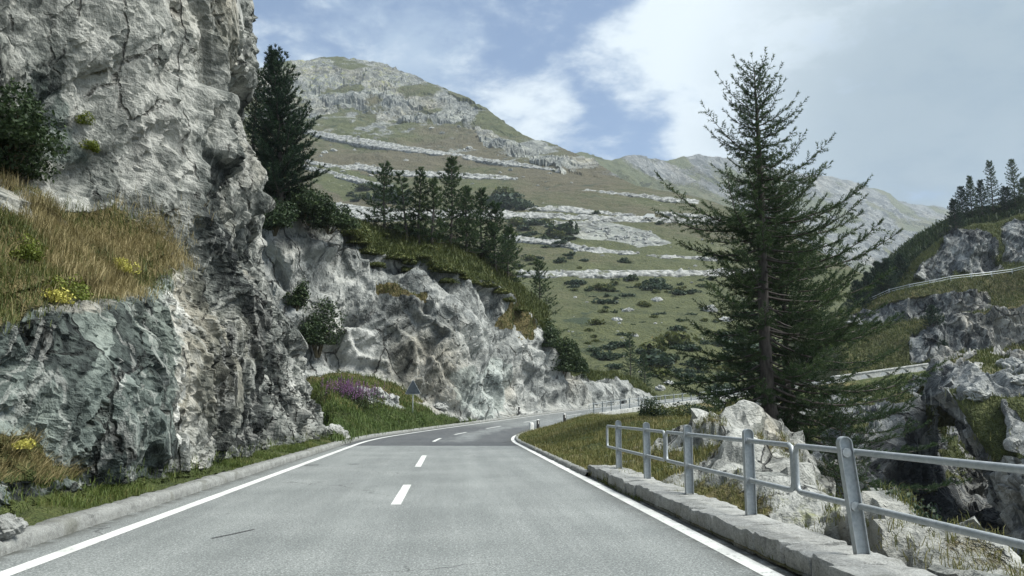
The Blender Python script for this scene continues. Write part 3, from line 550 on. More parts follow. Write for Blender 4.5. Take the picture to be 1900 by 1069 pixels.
# --- gorge: far wall and slope below and above the bend on the right
def gorge_low():
    cols = np.array([1280, 1400, 1520, 1600, 1650, 1700, 1750, 1800, 1900, 2050, 2350.]); z = np.zeros(11)
    sS = np.linspace(70, 200, 500); K = rp(sS, 4.6, -.5); kx = PR(K)[0]; up = kx.cummax() if hasattr(kx, 'cummax') else np.maximum.accumulate(kx)
    top = np.stack([np.interp(cols, up[:400], K[:400, k]) for k in range(3)], -1)
    top[8:] = W(cols[8:], [672, 655, 620], [131, 133, 135])
    hand = lambda py, Y: W(cols, np.array(py, float) + z, np.array(Y, float) + z)
    rows = [hand(1180, [40, 40, 40, 41, 42, 44, 48, 48, 50, 50, 50]), hand(1050, [46, 45, 45, 45, 46, 50, 58, 58, 56, 54, 52]), hand([930, 930, 930, 930, 925, 920, 920, 920, 920, 920, 920], [60, 58, 54, 52, 53, 59, 70, 78, 70, 62, 60]),
            hand([850, 850, 850, 850, 845, 830, 840, 840, 840, 840, 840], [72, 68, 62, 58, 58, 64, 80, 92, 86, 80, 78]), hand([790, 780, 775, 780, 775, 750, 790, 790, 790, 780, 770], [84, 84, 78, 70, 68, 68, 104, 106, 100, 96, 95]), hand([770, 760, 750, 748, 742, 728, 722, 720, 716, 710, 700], [92, 96, 100, 98, 94, 92, 112, 114, 114, 114, 114]), top]
    P = cr(cr(np.stack(rows), 260, 0), 330, 1); N = normals(P); f1, c1, i1 = facets(P, 6, (1, 1, 1.6), (.3, .3, .3), 91); f2, c2, i2 = facets(P, 2.2, (1, 1, 1.7), (.3, .5, .3), 92)
    ii = np.linspace(0, 6, 260)[:, None] + np.zeros((1, 330)); P = P + N * ((.8 * f1 + .3 * f2 + 1.2 * tnoise(P, 4.5, (1, 1, 1.6), (.3, .6, .4), 223) + .7 * tnoise(P, 1.7, (1, 1, 1.6), (.3, .2, .4), 224) + .7 * slabs(P, 2.6, (.8, .1, .55), 94)) * (1 - .75 * sst(ii, 4.6, 5.4)) * (1 - .8 * sst(ii, 5.5, 6)))[..., None]
    px, py = jit(P, 30, 5, 93); veg = np.maximum(pmask(px, py, [(1560, 690), (1740, 690), (1740, 790), (1690, 775), (1640, 740), (1560, 740)]), (vnoise(P / 3, 4) > .35) * .8 * (py < 900)); veg *= 1 - .9 * pmask(px, py, [(1615, 745), (1690, 730), (1725, 830), (1740, 1000), (1600, 1000)])
    tone = .40 - .28 * sst(py, 770, 880) + .3 * (i1 - .5) + .25 * (i2 - .5) + .20 * pmask(px, py, [(1670, 740), (1700, 740), (1720, 860), (1690, 860)])  # dark grey rock, with the gorge's shade painted into its tone lower down
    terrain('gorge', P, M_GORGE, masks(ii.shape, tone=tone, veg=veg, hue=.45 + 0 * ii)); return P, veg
GLOW, GLV = gorge_low()
def gorge_up():
    cols = np.array([1440, 1545, 1600, 1640, 1680, 1720, 1760, 1800, 1850, 1900, 2000, 2150, 2400.]); z = np.zeros(13); hand = lambda py, Y: W(cols, np.array([py[0] + 4] + list(py), float) + z, np.array([Y[0] + 95] + list(Y), float) + z)
    rows = [hand([735, 725, 715, 708, 700, 693, 688, 682, 672, 660, 640, 610], [124, 127, 129, 130, 130.5, 131, 131, 131, 131, 130, 128, 124]),
            hand([700, 692, 684, 674, 668, 664, 660, 652, 642, 630, 610, 580], [134, 135, 135.5, 136, 136, 136, 136, 136, 135, 133, 130, 126]),
            hand([660, 650, 640, 626, 612, 598, 588, 580, 572, 560, 540, 500], [139, 139, 139, 138, 138, 138, 138, 138, 137, 135, 132, 128]),
            hand([625, 610, 598, 594, 590, 584, 576, 566, 556, 540, 515, 480], [146, 145, 144, 143, 142.5, 142, 142, 141, 140, 138, 135, 131]),
            hand([600, 580, 562, 552, 548, 545, 542, 548, 540, 522, 500, 465], [149, 148, 147, 145, 144.5, 144, 143.5, 144, 143, 141, 137, 133]),
            hand([590, 566, 548, 537, 529, 522, 515, 508, 500, 487, 465, 425], [152, 151, 150, 148, 147, 146.5, 146, 146, 145, 143, 139, 135]),
            hand([588, 564, 546, 535, 527, 520, 513, 506, 498, 485, 463, 423], [158, 157, 156, 154, 153, 152.5, 152, 152, 151, 149, 145, 141]),
            hand([584, 558, 538, 512, 475, 445, 432, 430, 412, 392, 360, 300], [161, 160, 159, 157, 156.5, 156.5, 156.5, 156.5, 155, 152, 148, 144]),
            hand([582, 556, 532, 495, 455, 425, 412, 402, 390, 372, 330, 270], [168, 167, 166, 163, 163, 163, 163, 163, 161, 158, 154, 150]),
            hand([580, 554, 528, 482, 440, 414, 402, 388, 374, 350, 305, 240], [176, 176, 175, 172, 172, 172, 172, 172, 170, 167, 163, 158])]
    rows.append(rows[-1] + np.array([0, 25, -4.0])); rows.append(rows[-1] + np.array([0, 20, -14.0]))
    n, m = 330, 420; P = cr(cr(np.stack(rows), n, 0), m, 1); N = normals(P); rr = np.linspace(0, 11, n)[:, None] + np.zeros((1, m)); f1, c1, i1 = facets(P, 4.5, (1, 1, 1.6), (.3, .4, .3), 95); f2, c2, i2 = facets(P, 1.7, (1, 1, 1.6), (.3, .5, .3), 96)
    px, py, _ = PR(P); qx, qy = px + 16 * fbm(P, 6, 4, s=97), py + 8 * fbm(P, 6, 4, s=98)
    rk = np.maximum.reduce([pmask(qx, qy, [(1695, 668), (1695, 622), (1760, 594), (1850, 574), (2500, 480), (2500, 610), (1900, 640), (1800, 658)]), pmask(qx, qy, [(1560, 606), (1640, 596), (1720, 588), (1840, 572), (1820, 545), (1760, 546), (1640, 562), (1560, 590)]),
                            pmask(qx, qy, [(1700, 520), (1722, 470), (1752, 424), (1800, 420), (1850, 436), (1864, 504)]), pmask(qx, qy, [(1866, 487), (1866, 410), (1900, 404), (2500, 260), (2500, 410), (1930, 480)]), pmask(qx, qy, [(1690, 675), (1696, 615), (1712, 620), (1740, 668)])])
    rk = rk * (1 - sst(np.abs(rr - 5.5), .75, .45)); road = (np.abs(rr - 5.5) < .5)
    P = P + N * ((rk * (.9 * f1 + .4 * f2 + 1.2 * tnoise(P, 4.0, (1, 1, 1.6), (.3, .6, .4), 225) + .8 * tnoise(P, 1.6, (1, 1, 1.6), (.3, .2, .4), 226) + .7 * slabs(P, 1.9, (.8, .1, .55), 94)) + .35 * fbm(P, 4, 4, s=99)) * np.where(road, 0, 1))[..., None]
    veg = np.clip(1 - rk, 0, 1) - .42 * (vnoise(P / 1.1, 3) > .62) * pmask(qx, qy, [(1780, 500), (1920, 480), (1920, 560), (1800, 560)])
    tone = .48 + .34 * (i1 - .5) + .36 * (i2 - .5) + .06 * (rr < 3); hue = np.where(rr < 5, .55, .1) + .0 * rr
    terrain('slope', P, M_GORGE, masks(rr.shape, tone=tone, veg=veg, hue=hue)); return P, rr, veg
GUP, GRR, GVEG = gorge_up()
def near_slope():
    hand = lambda px, py, Y: W(np.array(px, float), np.array(py, float), np.array(Y, float))
    L = [(1905, 1180, 42), (1868, 1000, 43), (1836, 900, 44), (1822, 850, 45), (1792, 800, 46), (1768, 760, 47), (1745, 715, 49), (1737, 690, 51), (1744, 678, 55), (1752, 674, 64)]; rows = []
    tops = [(1180, 1180, 1180), (1000, 1000, 1000), (900, 895, 885), (850, 840, 825), (800, 785, 760), (755, 740, 715), (712, 700, 680), (688, 678, 655), (672, 660, 630), (662, 646, 600)]
    for (x, y, Y), (a, b, c) in zip(L, tops):
        rows.append(hand([x + 75, x + 22, x, x + 22, x + 60, 1900, 2050, 2400], [y + 5, y + 4, y, y - 3, (y + a) / 2 - 2, a - 4, b, c], [Y + 14, Y + 5, Y, Y - 1.5, Y - 2.2, Y - 3, Y - 5, Y - 8]))
    rows.append(rows[-1] + np.array([0, 14, -6.0])); n, m = 300, 330; P = cr(cr(np.stack(rows), n, 0), m, 1); N = normals(P); cc = np.linspace(0, 7, m)[None] + np.zeros((n, 1))
    f1, c1, i1 = facets(P, 3.0, (1, 1, 1.5), (.3, .4, .3), 101); f2, c2, i2 = facets(P, 1.0, (1, 1, 1.5), (.3, .5, .3), 102); px, py, _ = PR(P); qx, qy = px + 24 * fbm(P, 2.5, 4, s=103), py + 18 * fbm(P, 2.5, 4, s=104)
    rk = np.maximum.reduce([(cc < 2.7) * (1 - sst(py, 712, 690) * .0), pmask(qx, qy, [(1735, 705), (1745, 668), (1795, 672), (1850, 700), (1800, 715), (1760, 720)]), pmask(qx, qy, [(1790, 715), (1900, 690), (1900, 735), (1860, 742), (1800, 745)]), pmask(qx, qy, [(1845, 755), (1880, 770), (1920, 800), (1920, 860), (1870, 830)]), pmask(qx, qy, [(1835, 850), (1930, 850), (1990, 1000), (1890, 1040), (1850, 930)]), pmask(qx, qy, [(1850, 660), (1930, 645), (1930, 680), (1880, 690)])])
    P = P + N * (rk * (.4 * f1 + .2 * f2 + .8 * tnoise(P, 2.6, (1, 1, 1.5), (.3, .6, .4), 227) + .4 * tnoise(P, .9, (1, 1, 1.5), (.3, .2, .4), 228) + .4 * slabs(P, 1.1, (.8, .1, .55), 94)) + .25 * fbm(P, 2, 4, s=105))[..., None]
    terrain('slope', P, M_GORGE, masks(rk.shape, tone=.54 + .3 * (i1 - .5) + .3 * (i2 - .5) - .3 * (cc < 1.9) + .1 * (cc > 3), veg=1 - rk, hue=.5 + 0 * rk, lich=.12 + 0 * rk)); return P, rk
NSL, NSRK = near_slope()

# --- hillside with the hairpins and the summit above it
YP = [104, 150, 240, 270, 340, 390, 430, 515, 600, 700, 770]; YV = [1060, 980, 800, 720, 540, 440, 380, 280, 200, 150, 118]
def Yf(py): return np.interp(py, YP, YV)
RX = [300, 380, 440, 500, 560, 600, 625, 650, 690, 715, 750, 790, 830, 870, 900, 930, 960, 1000, 1030, 1060, 1100, 1140, 1180, 1262, 1321, 1400, 1500, 1620, 1750, 1900]
RY = [190, 160, 136, 119, 109, 105, 103, 105, 112, 119, 136, 150, 165, 183, 199, 222, 243, 259, 268, 280, 300, 325, 345, 358, 373, 404, 455, 520, 580, 640]
def hill():
    n, m = 400, 640; px = np.linspace(330, 1860, m)[None] + np.zeros((n, 1)); rid = np.interp(px, RX, RY); fr = np.linspace(0, 1, n)[:, None]
    py = 772 + (rid - 772) * (1 - (1 - fr) ** 1.0); Y = Yf(py) + np.interp(px, [330, 1200, 1860], [0, 0, 60]) * (772 - py) / 400 * (py < 772)
    bot = np.interp(px, [330, 1000, 1200, 1300, 1400, 1600, 1860], [118, 106, 114, 121, 128, 140, 152]); Y = np.maximum(Y, bot); P = W(px, py, Y); N = normals(P)
    px2 = px + 26 * fbm(P, 60, 4, s=111); py2 = py + 13 * fbm(P, 60, 4, s=112)
    rk = np.maximum.reduce([pmask(px2, py2, [(850, 180), (960, 238), (1060, 276), (1140, 318), (1185, 346), (1120, 336), (1030, 312), (950, 288), (860, 240)]), pmask(px2, py2, [(300, 240), (300, 100), (640, 95), (760, 130), (930, 215), (1130, 318), (1040, 322), (960, 268), (860, 232), (760, 222), (690, 215), (640, 190), (590, 215), (560, 240)]) * .86, pmask(px2, py2, [(640, 165), (760, 180), (920, 240), (950, 262), (850, 235), (720, 222), (650, 200)])])
    scree = pmask(px2, py2, [(930, 398), (1110, 400), (1200, 425), (1235, 448), (1180, 452), (1090, 430), (1000, 412)])
    f1, c1, i1 = facets(P, 34, (1, 1, 1.6), (.2, .2, .3), 113); f2, c2, i2 = facets(P, 12, (1, 1, 1.8), (.2, .4, .3), 114)
    sc = sst(Y, 400, 800)
    f3, c3, i3 = facets(P, 6, (1, 1, 1.8), (.2, .4, .3), 118); rgh = fbm(P, 45, 4, s=119); rk = rk * np.clip(.80 + .9 * rgh, .25, 1)
    d = rk * (4 * f1 + 3 * f2 + 1.6 * f3 + 7 * tnoise(P, 28, (1, 1, 1.7), (.3, .6, .4), 231) + 4 * tnoise(P, 11, (1, 1, 1.7), (.3, .2, .4), 232) + 9 * fbm(P, 70, 3, s=120)) * (.25 + .75 * sc) + (1 - rk) * (.7 + 3.2 * sc) * fbm(P, 30, 5, s=115) + .5 * fbm(P, 8, 3, s=116)
    d *= 1 - .6 * sst(fr, .90, .99); P = P + N * d[..., None]; grn = fbm(P, 90, 3, s=117)
    veg = 1 - rk * .92 + .22 * grn - .62 * scree - (.34 + .5 * fbm(P, 16, 4, s=121)) * pmask(px2, py2, [(540, 235), (600, 200), (700, 205), (860, 228), (1010, 290), (1030, 312), (900, 292), (800, 276), (680, 258)])
    hue = np.interp(py, [100, 235, 300, 380, 470, 520, 600, 760], [.25, .35, .80, .62, .5, .25, .22, .15]) - .5 * pmask(px2, py2, [(570, 305), (700, 330), (760, 350), (640, 370)]) + .25 * grn
    tone = .52 + .20 * (i1 - .5) + .22 * (i2 - .5) + .16 * scree - .08 * pmask(px2, py2, [(640, 165), (760, 180), (920, 240), (850, 235), (720, 222), (650, 200)])
    lich = rk * (.22 + .34 * pmask(px2, py2, [(480, 110), (640, 95), (760, 130), (800, 170), (640, 165), (500, 230)]))
    back = P[-1] + np.array([0, 160, -90.0]); P2 = np.concatenate([P, back[None]]); at = masks((n, m), tone=tone, veg=veg, hue=hue, lich=lich); at = {k: np.concatenate([v, v[-1:]]) for k, v in at.items()}
    terrain('hillside', P2, M_HILL, at); return P
HLS = hill()
def far_mountain():
    n, m = 240, 460; px = np.linspace(940, 2300, m)[None] + np.zeros((n, 1))
    rid = np.interp(px, [940, 1040, 1100, 1135, 1150, 1175, 1200, 1235, 1270, 1300, 1330, 1400, 1460, 1520, 1555, 1590, 1640, 1668, 1700, 1762, 1850, 2000, 2300], [300, 284, 291, 297, 294, 291, 294, 297, 291, 289, 294, 303, 316, 326, 333, 341, 357, 372, 378, 388, 398, 420, 440])
    fr = np.linspace(0, 1, n)[:, None]; py = 640 + (rid - 640) * fr; Yr = np.interp(px, [940, 1150, 1350, 1520, 1800, 2300], [1250, 1500, 1900, 2350, 2700, 2900]); Y = np.interp(px, [940, 1500, 2300], [420, 520, 600]) * (1 - fr) + Yr * fr; Y = Y * (1 - .0 * fr)
    P = W(px, py, Y); N = normals(P); f1, c1, i1 = facets(P, 95, (1, 1, 1.7), (.2, .2, .5), 121); f2, c2, i2 = facets(P, 34, (1, 1, 1.8), (.2, .4, .5), 122)
    P = P + N * ((8 * f1 + 5 * f2 + 16 * tnoise(P, 80, (1, 1, 1.6), (.3, .6, .4), 229) + 9 * tnoise(P, 30, (1, 1, 1.6), (.3, .2, .4), 230) + 10 * fbm(P, 160, 4, s=123)) * (.3 + .7 * fr) * .8 * (1 - .6 * sst(fr, .86, .99)))[..., None]
    nz = fbm(P, 130, 5, s=124); veg = np.clip(.34 + .8 * nz + .1 * (px < 1300), 0, 1); tone = .44 + .25 * (i1 - .5) + .25 * (i2 - .5)
    P2 = np.concatenate([P, (P[-1] + np.array([0, 400, -220.0]))[None]]); at = masks((n, m), tone=tone, veg=veg, hue=.4 + 0 * veg, lich=.12 + 0 * veg); at = {k: np.concatenate([v, v[-1:]]) for k, v in at.items()}
    terrain('mountain', P2, M_FAR, at)
far_mountain()

# ------------------------------------------------------------------ foliage builders
def tri_cloud(C, D, length, width, rnd, base=None):
    "narrow triangles from points C along directions D; returns V,F,rnd"
    n = len(C); r = RNG.normal(size=(n, 3)); s = np.cross(D, r); s /= np.linalg.norm(s, axis=1)[:, None] + 1e-9
    L = np.broadcast_to(length, (n,))[:, None]; w = np.broadcast_to(width, (n,))[:, None]
    V = np.stack([C - s * w / 2, C + s * w / 2, C + D * L], 1).reshape(-1, 3); F = np.arange(3 * n).reshape(-1, 3); return V, F, np.repeat(rnd, 3)
def quad_cloud(C, N, size, rnd, asp=.6):
    n = len(C); r = RNG.normal(size=(n, 3)); a = np.cross(N, r); a /= np.linalg.norm(a, axis=1)[:, None] + 1e-9; b = np.cross(N, a); b /= np.linalg.norm(b, axis=1)[:, None] + 1e-9
    L = np.broadcast_to(size, (n,))[:, None]; V = np.stack([C - a * L, C + b * L * asp, C + a * L, C - b * L * asp], 1).reshape(-1, 3); return V, np.arange(4 * n).reshape(-1, 4), np.repeat(rnd, 4)
def blades_mesh(name, P0, length, width, lean, rnd, mat, up=(0, 0, 1.0), N=None):
    "bent grass blades: two segments each"
    n = len(P0); az = RNG.uniform(0, 2 * math.pi, n); dr = np.stack([np.cos(az), np.sin(az), 0 * az], -1); sd = np.stack([-np.sin(az + .6), np.cos(az + .6), 0 * az], -1)
    L = np.broadcast_to(length, (n,))[:, None]; w = np.broadcast_to(width, (n,))[:, None]; le = (RNG.uniform(.1, 1, n) * lean)[:, None]; u = np.array(up)
    m = P0 + (u * .58 + dr * le * .30) * L; tp = P0 + (u * (1 - .25 * le) + dr * le * .95) * L
    V = np.stack([P0 - sd * w / 2, P0 + sd * w / 2, m + sd * w * .38, m - sd * w * .38, tp], 1).reshape(-1, 3); b = (np.arange(n) * 5)[:, None]
    F = np.concatenate([b + [0, 1, 2], b + [0, 2, 3], b + [3, 2, 4]], 1).reshape(-1, 3); return mesh(name, V, F, mat, dict(rnd=np.repeat(rnd, 5)), False)
def conifer(seed, H, R, n_limb, t0, rise, tip_up=.35, twig_step=.14, twig_len=.55, blade=.11, bw=.022, per=5, tuft=.075, dense=1.0, trunk_r=.2, limb_r=.035, prof=1.0, lop=None, drop=0.0, bend=0.0, hang=.25, lv=.62, thin=0.0):
    "trunk, limbs and needle tufts of a conifer; returns three mesh inputs"
    rg = np.random.default_rng(seed); tr = MB(); zs = np.linspace(0, 1, 14); tx = bend * (zs ** 2) + .06 * np.sin(zs * 7 + seed); ty = .05 * np.cos(zs * 6 + seed)
    ax = lambda t: np.array([np.interp(t, zs, tx), np.interp(t, zs, ty), t * H])
    rad = trunk_r * (1 - zs) ** .85 + .012; rad[0] *= 1.45; tr.tube([ax(q) for q in zs], rad, 9)
    lb = MB(); Cs, Ds, Ws = [], [], []
    for k in range(n_limb):
        t = t0 + (1 - t0) * (1 - (1 - (k + rg.uniform(0, 1)) / n_limb) ** .93) * .995; az = k * 2.39996 + rg.normal() * .35
        if t < .45 and rg.random() < thin: continue
        L = R * ((1 - t) / (1 - t0)) ** prof * rg.uniform(lv, 1.10) + .16
        if lop: L *= lop(t, az)
        rs = np.interp(t, [t0, .5, .8, 1], rise) + rg.normal() * .10; o = ax(t); d = np.array([math.cos(az), math.sin(az), 0]); sd = np.array([-d[1], d[0], 0])
        q = np.linspace(0, 1, 7); pts = o + d * (L * q)[:, None] + np.array([0, 0, 1]) * (L * (rs * q - drop * q * (1 - q) * 1.6 + tip_up * q ** 3 * .6))[:, None] + sd * (L * .12 * rg.normal() * q ** 2)[:, None]
        lb.tube(pts, (limb_r * (L / R) ** .7 + .008) * (1 - .85 * q), 4, False)
        nt = max(4, int(L / twig_step)); tq = np.linspace(.12 if t > .5 else .22, 1, nt) + rg.normal(size=nt) * .012
        for j, a in enumerate(tq):
            a = min(1, max(.05, a)); p = np.array([np.interp(a, q, pts[:, c]) for c in range(3)]); g = pts[min(6, int(a * 6) + 1)] - pts[max(0, int(a * 6) - 1)]; g /= np.linalg.norm(g)
            for sgn in ((1, -1) if rg.random() < dense else (1 if rg.random() < .5 else -1,)):
                tl = twig_len * (1.05 - .62 * a) * rg.uniform(.55, 1.2) * min(1, .45 + L / R * .7); dv = g * rg.uniform(.5, .9) + sd * sgn * rg.uniform(.4, 1) + np.array([0, 0, rg.uniform(-hang, .55)]); dv /= np.linalg.norm(dv)
                if a > .97: dv = g
                e = p + dv * tl; e[2] += tl * .22; nn = max(2, int(tl / tuft))
                f = np.repeat((np.arange(nn) + .6) / nn, per); c = p + (e - p) * f[:, None]; r = rg.normal(size=(len(f), 3)); r -= dv * (r @ dv)[:, None]; r /= np.linalg.norm(r, axis=1)[:, None] + 1e-9
                dd = dv * .75 + r * .72 + np.array([0, 0, .12]); dd /= np.linalg.norm(dd, axis=1)[:, None]; Cs.append(c); Ds.append(dd); Ws.append(np.clip(rg.uniform(.05, .62) + .25 * a * f + rg.normal(size=len(f)) * .10, 0, 1))
                Cs.append((p + (e - p) * np.linspace(0, .7, 2)[:, None])); Ds.append(np.stack([(e - p) / np.linalg.norm(e - p)] * 2)); Ws.append(np.array([.02, .02]))
    C, D, Wr = np.concatenate(Cs), np.concatenate(Ds), np.concatenate(Ws); V, F, r = tri_cloud(C, D, blade * rg.uniform(.7, 1.25, len(C)), bw, Wr); return tr, lb, (V, F, r)
def tree_obj(name, data, lmat, loc, label, group=None, cat='tree', rz=0):
    tr, lb, (V, F, r) = data; e = empty(name, loc, rz, label=label, category=cat)
    if group: e['group'] = group
    ob('trunk', tr.mesh('trunk', M_BARK, True), e); c = ob('crown', mesh('crown', V, F, lmat, dict(rnd=r), False), e); ob('branch', lb.mesh('branch', M_BARK), c); return e
def blobs(seed, R, n, nleaf, hollow=.62):
    rg = np.random.default_rng(seed); R = np.array(R, float); c = rg.normal(size=(n, 3)); c /= np.linalg.norm(c, axis=1)[:, None]; c *= rg.uniform(.2, .85, n)[:, None]; c[:, 2] = np.abs(c[:, 2]) * .9 + .05; br = rg.uniform(.28, .55, n)
    k = rg.integers(0, n, nleaf); d = rg.normal(size=(nleaf, 3)); d /= np.linalg.norm(d, axis=1)[:, None]; rr = br[k] * rg.uniform(hollow, 1.12, nleaf) ** .8
    p = c[k] + d * rr[:, None]; p[:, 2] = np.where(p[:, 2] < -.02, np.abs(p[:, 2]) * .5, p[:, 2]); tone = np.clip(.30 + .25 * rg.random(n)[k] + .16 * rg.normal(size=nleaf) + .18 * (rr > br[k] * .95), 0, 1); return p * R, d, tone, c * R
def bush(name, seed, R, nblob, nleaf, leaf, mat, stems=True, spiky=False):
    p, d, tone, c = blobs(seed, R, nblob, nleaf)
    if spiky: V, F, r = tri_cloud(p, d * .6 + RNG.normal(size=d.shape) * .4, leaf * 2.2, leaf * .5, tone)
    else: V, F, r = quad_cloud(p, d * .6 + RNG.normal(size=d.shape) * .6, leaf * RNG.uniform(.6, 1.3, len(p)), tone)
    e = empty(name, (0, 0, 0)); ob('foliage', mesh('foliage', V, F, mat, dict(rnd=r), False), e)
    if stems:
        m = MB()
        for q in c[:10]: m.tube([(q[0] * .1, q[1] * .1, -.3 * R[2]), q * [.5, .5, .4], q], [.05 * R[2] * .5, .03 * R[2] * .5, .008], 4)
        ob('stem', m.mesh('stem', M_STEM), e)
    return e
def place(o, loc, rz=0, sc=1.0, label=None, cat=None, group=None):
    o.location = loc; o.rotation_euler = (0, 0, rz); o.scale = (sc,) * 3 if np.isscalar(sc) else sc
    if label: o['label'] = label
    if cat: o['category'] = cat
    if group: o['group'] = group
    return o

# ------------------------------------------------------------------ railing sections on the granite wall
def make_section():
    e = empty('guard_railing', (0, 0, 0), label='', category='railing', group='steel railing sections on the low wall'); x0 = 2.41
    def ring(zt, zb, r=.0275):
        pts = [(-x0 + .07, 0, zt)]; m = MB()
        loop = [(-x0 + .08, 0, zt)] + [(x, 0, zt) for x in np.linspace(-x0 + .3, x0 - .3, 9)] + [(x0 - .08, 0, zt), (x0 - .02, 0, zt - .02), (x0, 0, zt - .08), (x0, 0, zb + .08), (x0 - .02, 0, zb + .02), (x0 - .08, 0, zb)] + [(x, 0, zb) for x in np.linspace(x0 - .3, -x0 + .3, 9)] + [(-x0 + .08, 0, zb), (-x0 + .02, 0, zb + .02), (-x0, 0, zb + .08), (-x0, 0, zt - .08), (-x0 + .02, 0, zt - .02), (-x0 + .08, 0, zt)]
        m.tube(loop, r, 10, False); return m
    ob('rail', ring(.835, .39).mesh('rail', M_ZINC, True), e)
    # post: channel with a rounded head; web faces along the rail
    w, dp, th, H = .057, .035, .008, .97; an = np.linspace(0, math.pi, 13); out = [(-w, 0)] + [(-w * math.cos(a), H - w + w * math.sin(a)) for a in an] + [(w, 0)]; inn = [(-w + th, 0)] + [(-(w - th) * math.cos(a), H - w + (w - th) * math.sin(a)) for a in an] + [(w - th, 0)]
    m = MB(); n = len(out)
    V = [(y, z) for y, z in out] + [(y, z) for y, z in inn]
    V3 = [(-dp, y, z) for y, z in V] + [(dp, y, z) for y, z in V]; F = []
    for i in range(n - 1):
        F += [(i, i + 1, n + i + 1, n + i), (2 * n + i, 3 * n + i, 3 * n + i + 1, 2 * n + i + 1), (i, 2 * n + i, 2 * n + i + 1, i + 1), (n + i, n + i + 1, 3 * n + i + 1, 3 * n + i)]
    m.add(V3, F); web = [(y, z) for y, z in inn]; k = len(web)
    m.add([(-.004, y, z) for y, z in web] + [(.006, y, z) for y, z in web], [tuple(range(k)), tuple(range(2 * k - 1, k - 1, -1))])
    m.tube([(-.028, 0, .835), (.028, 0, .835)], .040, 12); m.tube([(-.028, 0, .39), (.028, 0, .39)], .040, 12)
    pm = m.mesh('post', M_ZINC)
    for x in (-1.2, 1.2): ob('post', pm, e, (x, 0, 0))
    return e
SEC = make_section()
def put_section(o, s, off, dz, label, ds=0.0, lean=0.0):
    a, b = rp(s - 1.2, off), rp(s + 1.2, off); d = b - a; h = math.atan2(d[1], d[0]); o.location = (*((a + b) / 2)[:2], (a[2] + b[2]) / 2 + dz); o.rotation_euler = (lean, -math.atan2(d[2], np.hypot(d[0], d[1])), h); o['label'] = label; return o
WT = .21
put_section(SEC, 15.3, 3.94, WT, 'galvanised steel railing section at the far end of the near low wall')
for s_, lab in ((10.40, 'galvanised steel railing section in the middle of the near low wall'), (5.50, 'galvanised steel railing section nearest the viewer at right edge'), (.6, 'galvanised steel railing section on near wall beside the viewer')):
    put_section(copy_thing(SEC, (0, 0, 0)), s_, 3.94, WT, lab)
for o in list(COL.objects):
    if o.get('label', '').startswith('galvanised steel railing section nearest'): 
        for c in o.children:
            if c.name.startswith('post') and c.location.x > 0: c.rotation_euler = (-RAD(6), 0, 0)
names = ['first short bend railing section where the far railing starts', 'far bend railing section just past its start', 'far bend railing section in front of the last roadside rock', 'far bend railing section left of the bushes', 'far bend railing section half hidden by the bushes', 'far bend railing section left of the big larch', 'far bend railing section behind the larch branches', 'far bend railing section behind the larch trunk', 'far bend railing section just right of the larch trunk', 'far bend railing section right of the larch towards the bridge', 'last far bend railing section before the arched parapet']
for k, lab in enumerate(names): put_section(copy_thing(SEC, (0, 0, 0), group='steel railing sections round the far bend'), 73.5 + k * 4.95, 3.85, .42, lab)

def rblock(sz, n=7, r=.03, seed=0, rag=.012):
    "roughly dressed stone block as a rounded, irregular box"
    m = MB(); g = np.linspace(-1, 1, n); q = np.sign(g) * (1 - (1 - np.abs(g)) ** 1.6); sz = np.array(sz) / 2; Vs, Fs = [], []
    for a in range(3):
        for sg in (-1, 1):
            A, B = np.meshgrid(q, q, indexing='ij'); V = np.zeros((n, n, 3)); V[..., a] = sg; V[..., (a + 1) % 3] = A; V[..., (a + 2) % 3] = B; V = V * sz; inner = np.clip(V, -(sz - r), sz - r); dlt = V - inner; l = np.linalg.norm(dlt, axis=-1)[..., None]
            V = inner + np.where(l > r, dlt / np.maximum(l, 1e-9) * r, dlt); f = grid_faces(n, n); Vs.append(V.reshape(-1, 3)); Fs.append((f if sg > 0 else f[:, ::-1]) + len(Fs) * n * n)
    V = np.concatenate(Vs); N = np.stack([fbm(V + seed * 3.7 + k * 11, .16, 4, s=seed + k) for k in range(3)], -1); return V + N * rag, np.concatenate(Fs)
def stone_wall(name, s0, s1, off, width, h, mat, label, lo=.45, hi=.95, r=.03, rag=.014, seed=3, base=-.1):
    rg = np.random.default_rng(seed); V, F, n, s = [], [], 0, s0; k = 0
    while s < s1:
        L = rg.uniform(lo, hi); c = rp(s + L / 2, off + rg.normal() * .014); x, y, z, hd = rc(s + L / 2); v, f = rblock((width * rg.uniform(.97, 1.03), L - .012, h - base), 8, r, seed * 50 + k, rag); v[:, 2] += (h + base) / 2 + rg.normal() * .008
        gr = rc(s + L)[2] - rc(s)[2]; v[:, 2] += v[:, 1] * gr / L
        v = np.stack([v[:, 0] * math.cos(hd) + v[:, 1] * math.sin(hd), -v[:, 0] * math.sin(hd) + v[:, 1] * math.cos(hd), v[:, 2]], -1) + c; V.append(v); F.append(f + n); n += len(v); s += L; k += 1
    return ob(name, mesh(name, np.concatenate(V), np.concatenate(F), mat), label=label, category='wall')
stone_wall('stone_wall', -6, 17.3, 3.79, .62, WT, M_WALL, 'low granite block wall carrying the near steel railing', .42, .95, .024, .024)
stone_wall('stone_wall', 70.8, 130, 3.85, .5, .42, M_WALLF, 'low pale stone wall under the railing round the far bend', .7, 1.5, .05, .05, 8, -1.2)

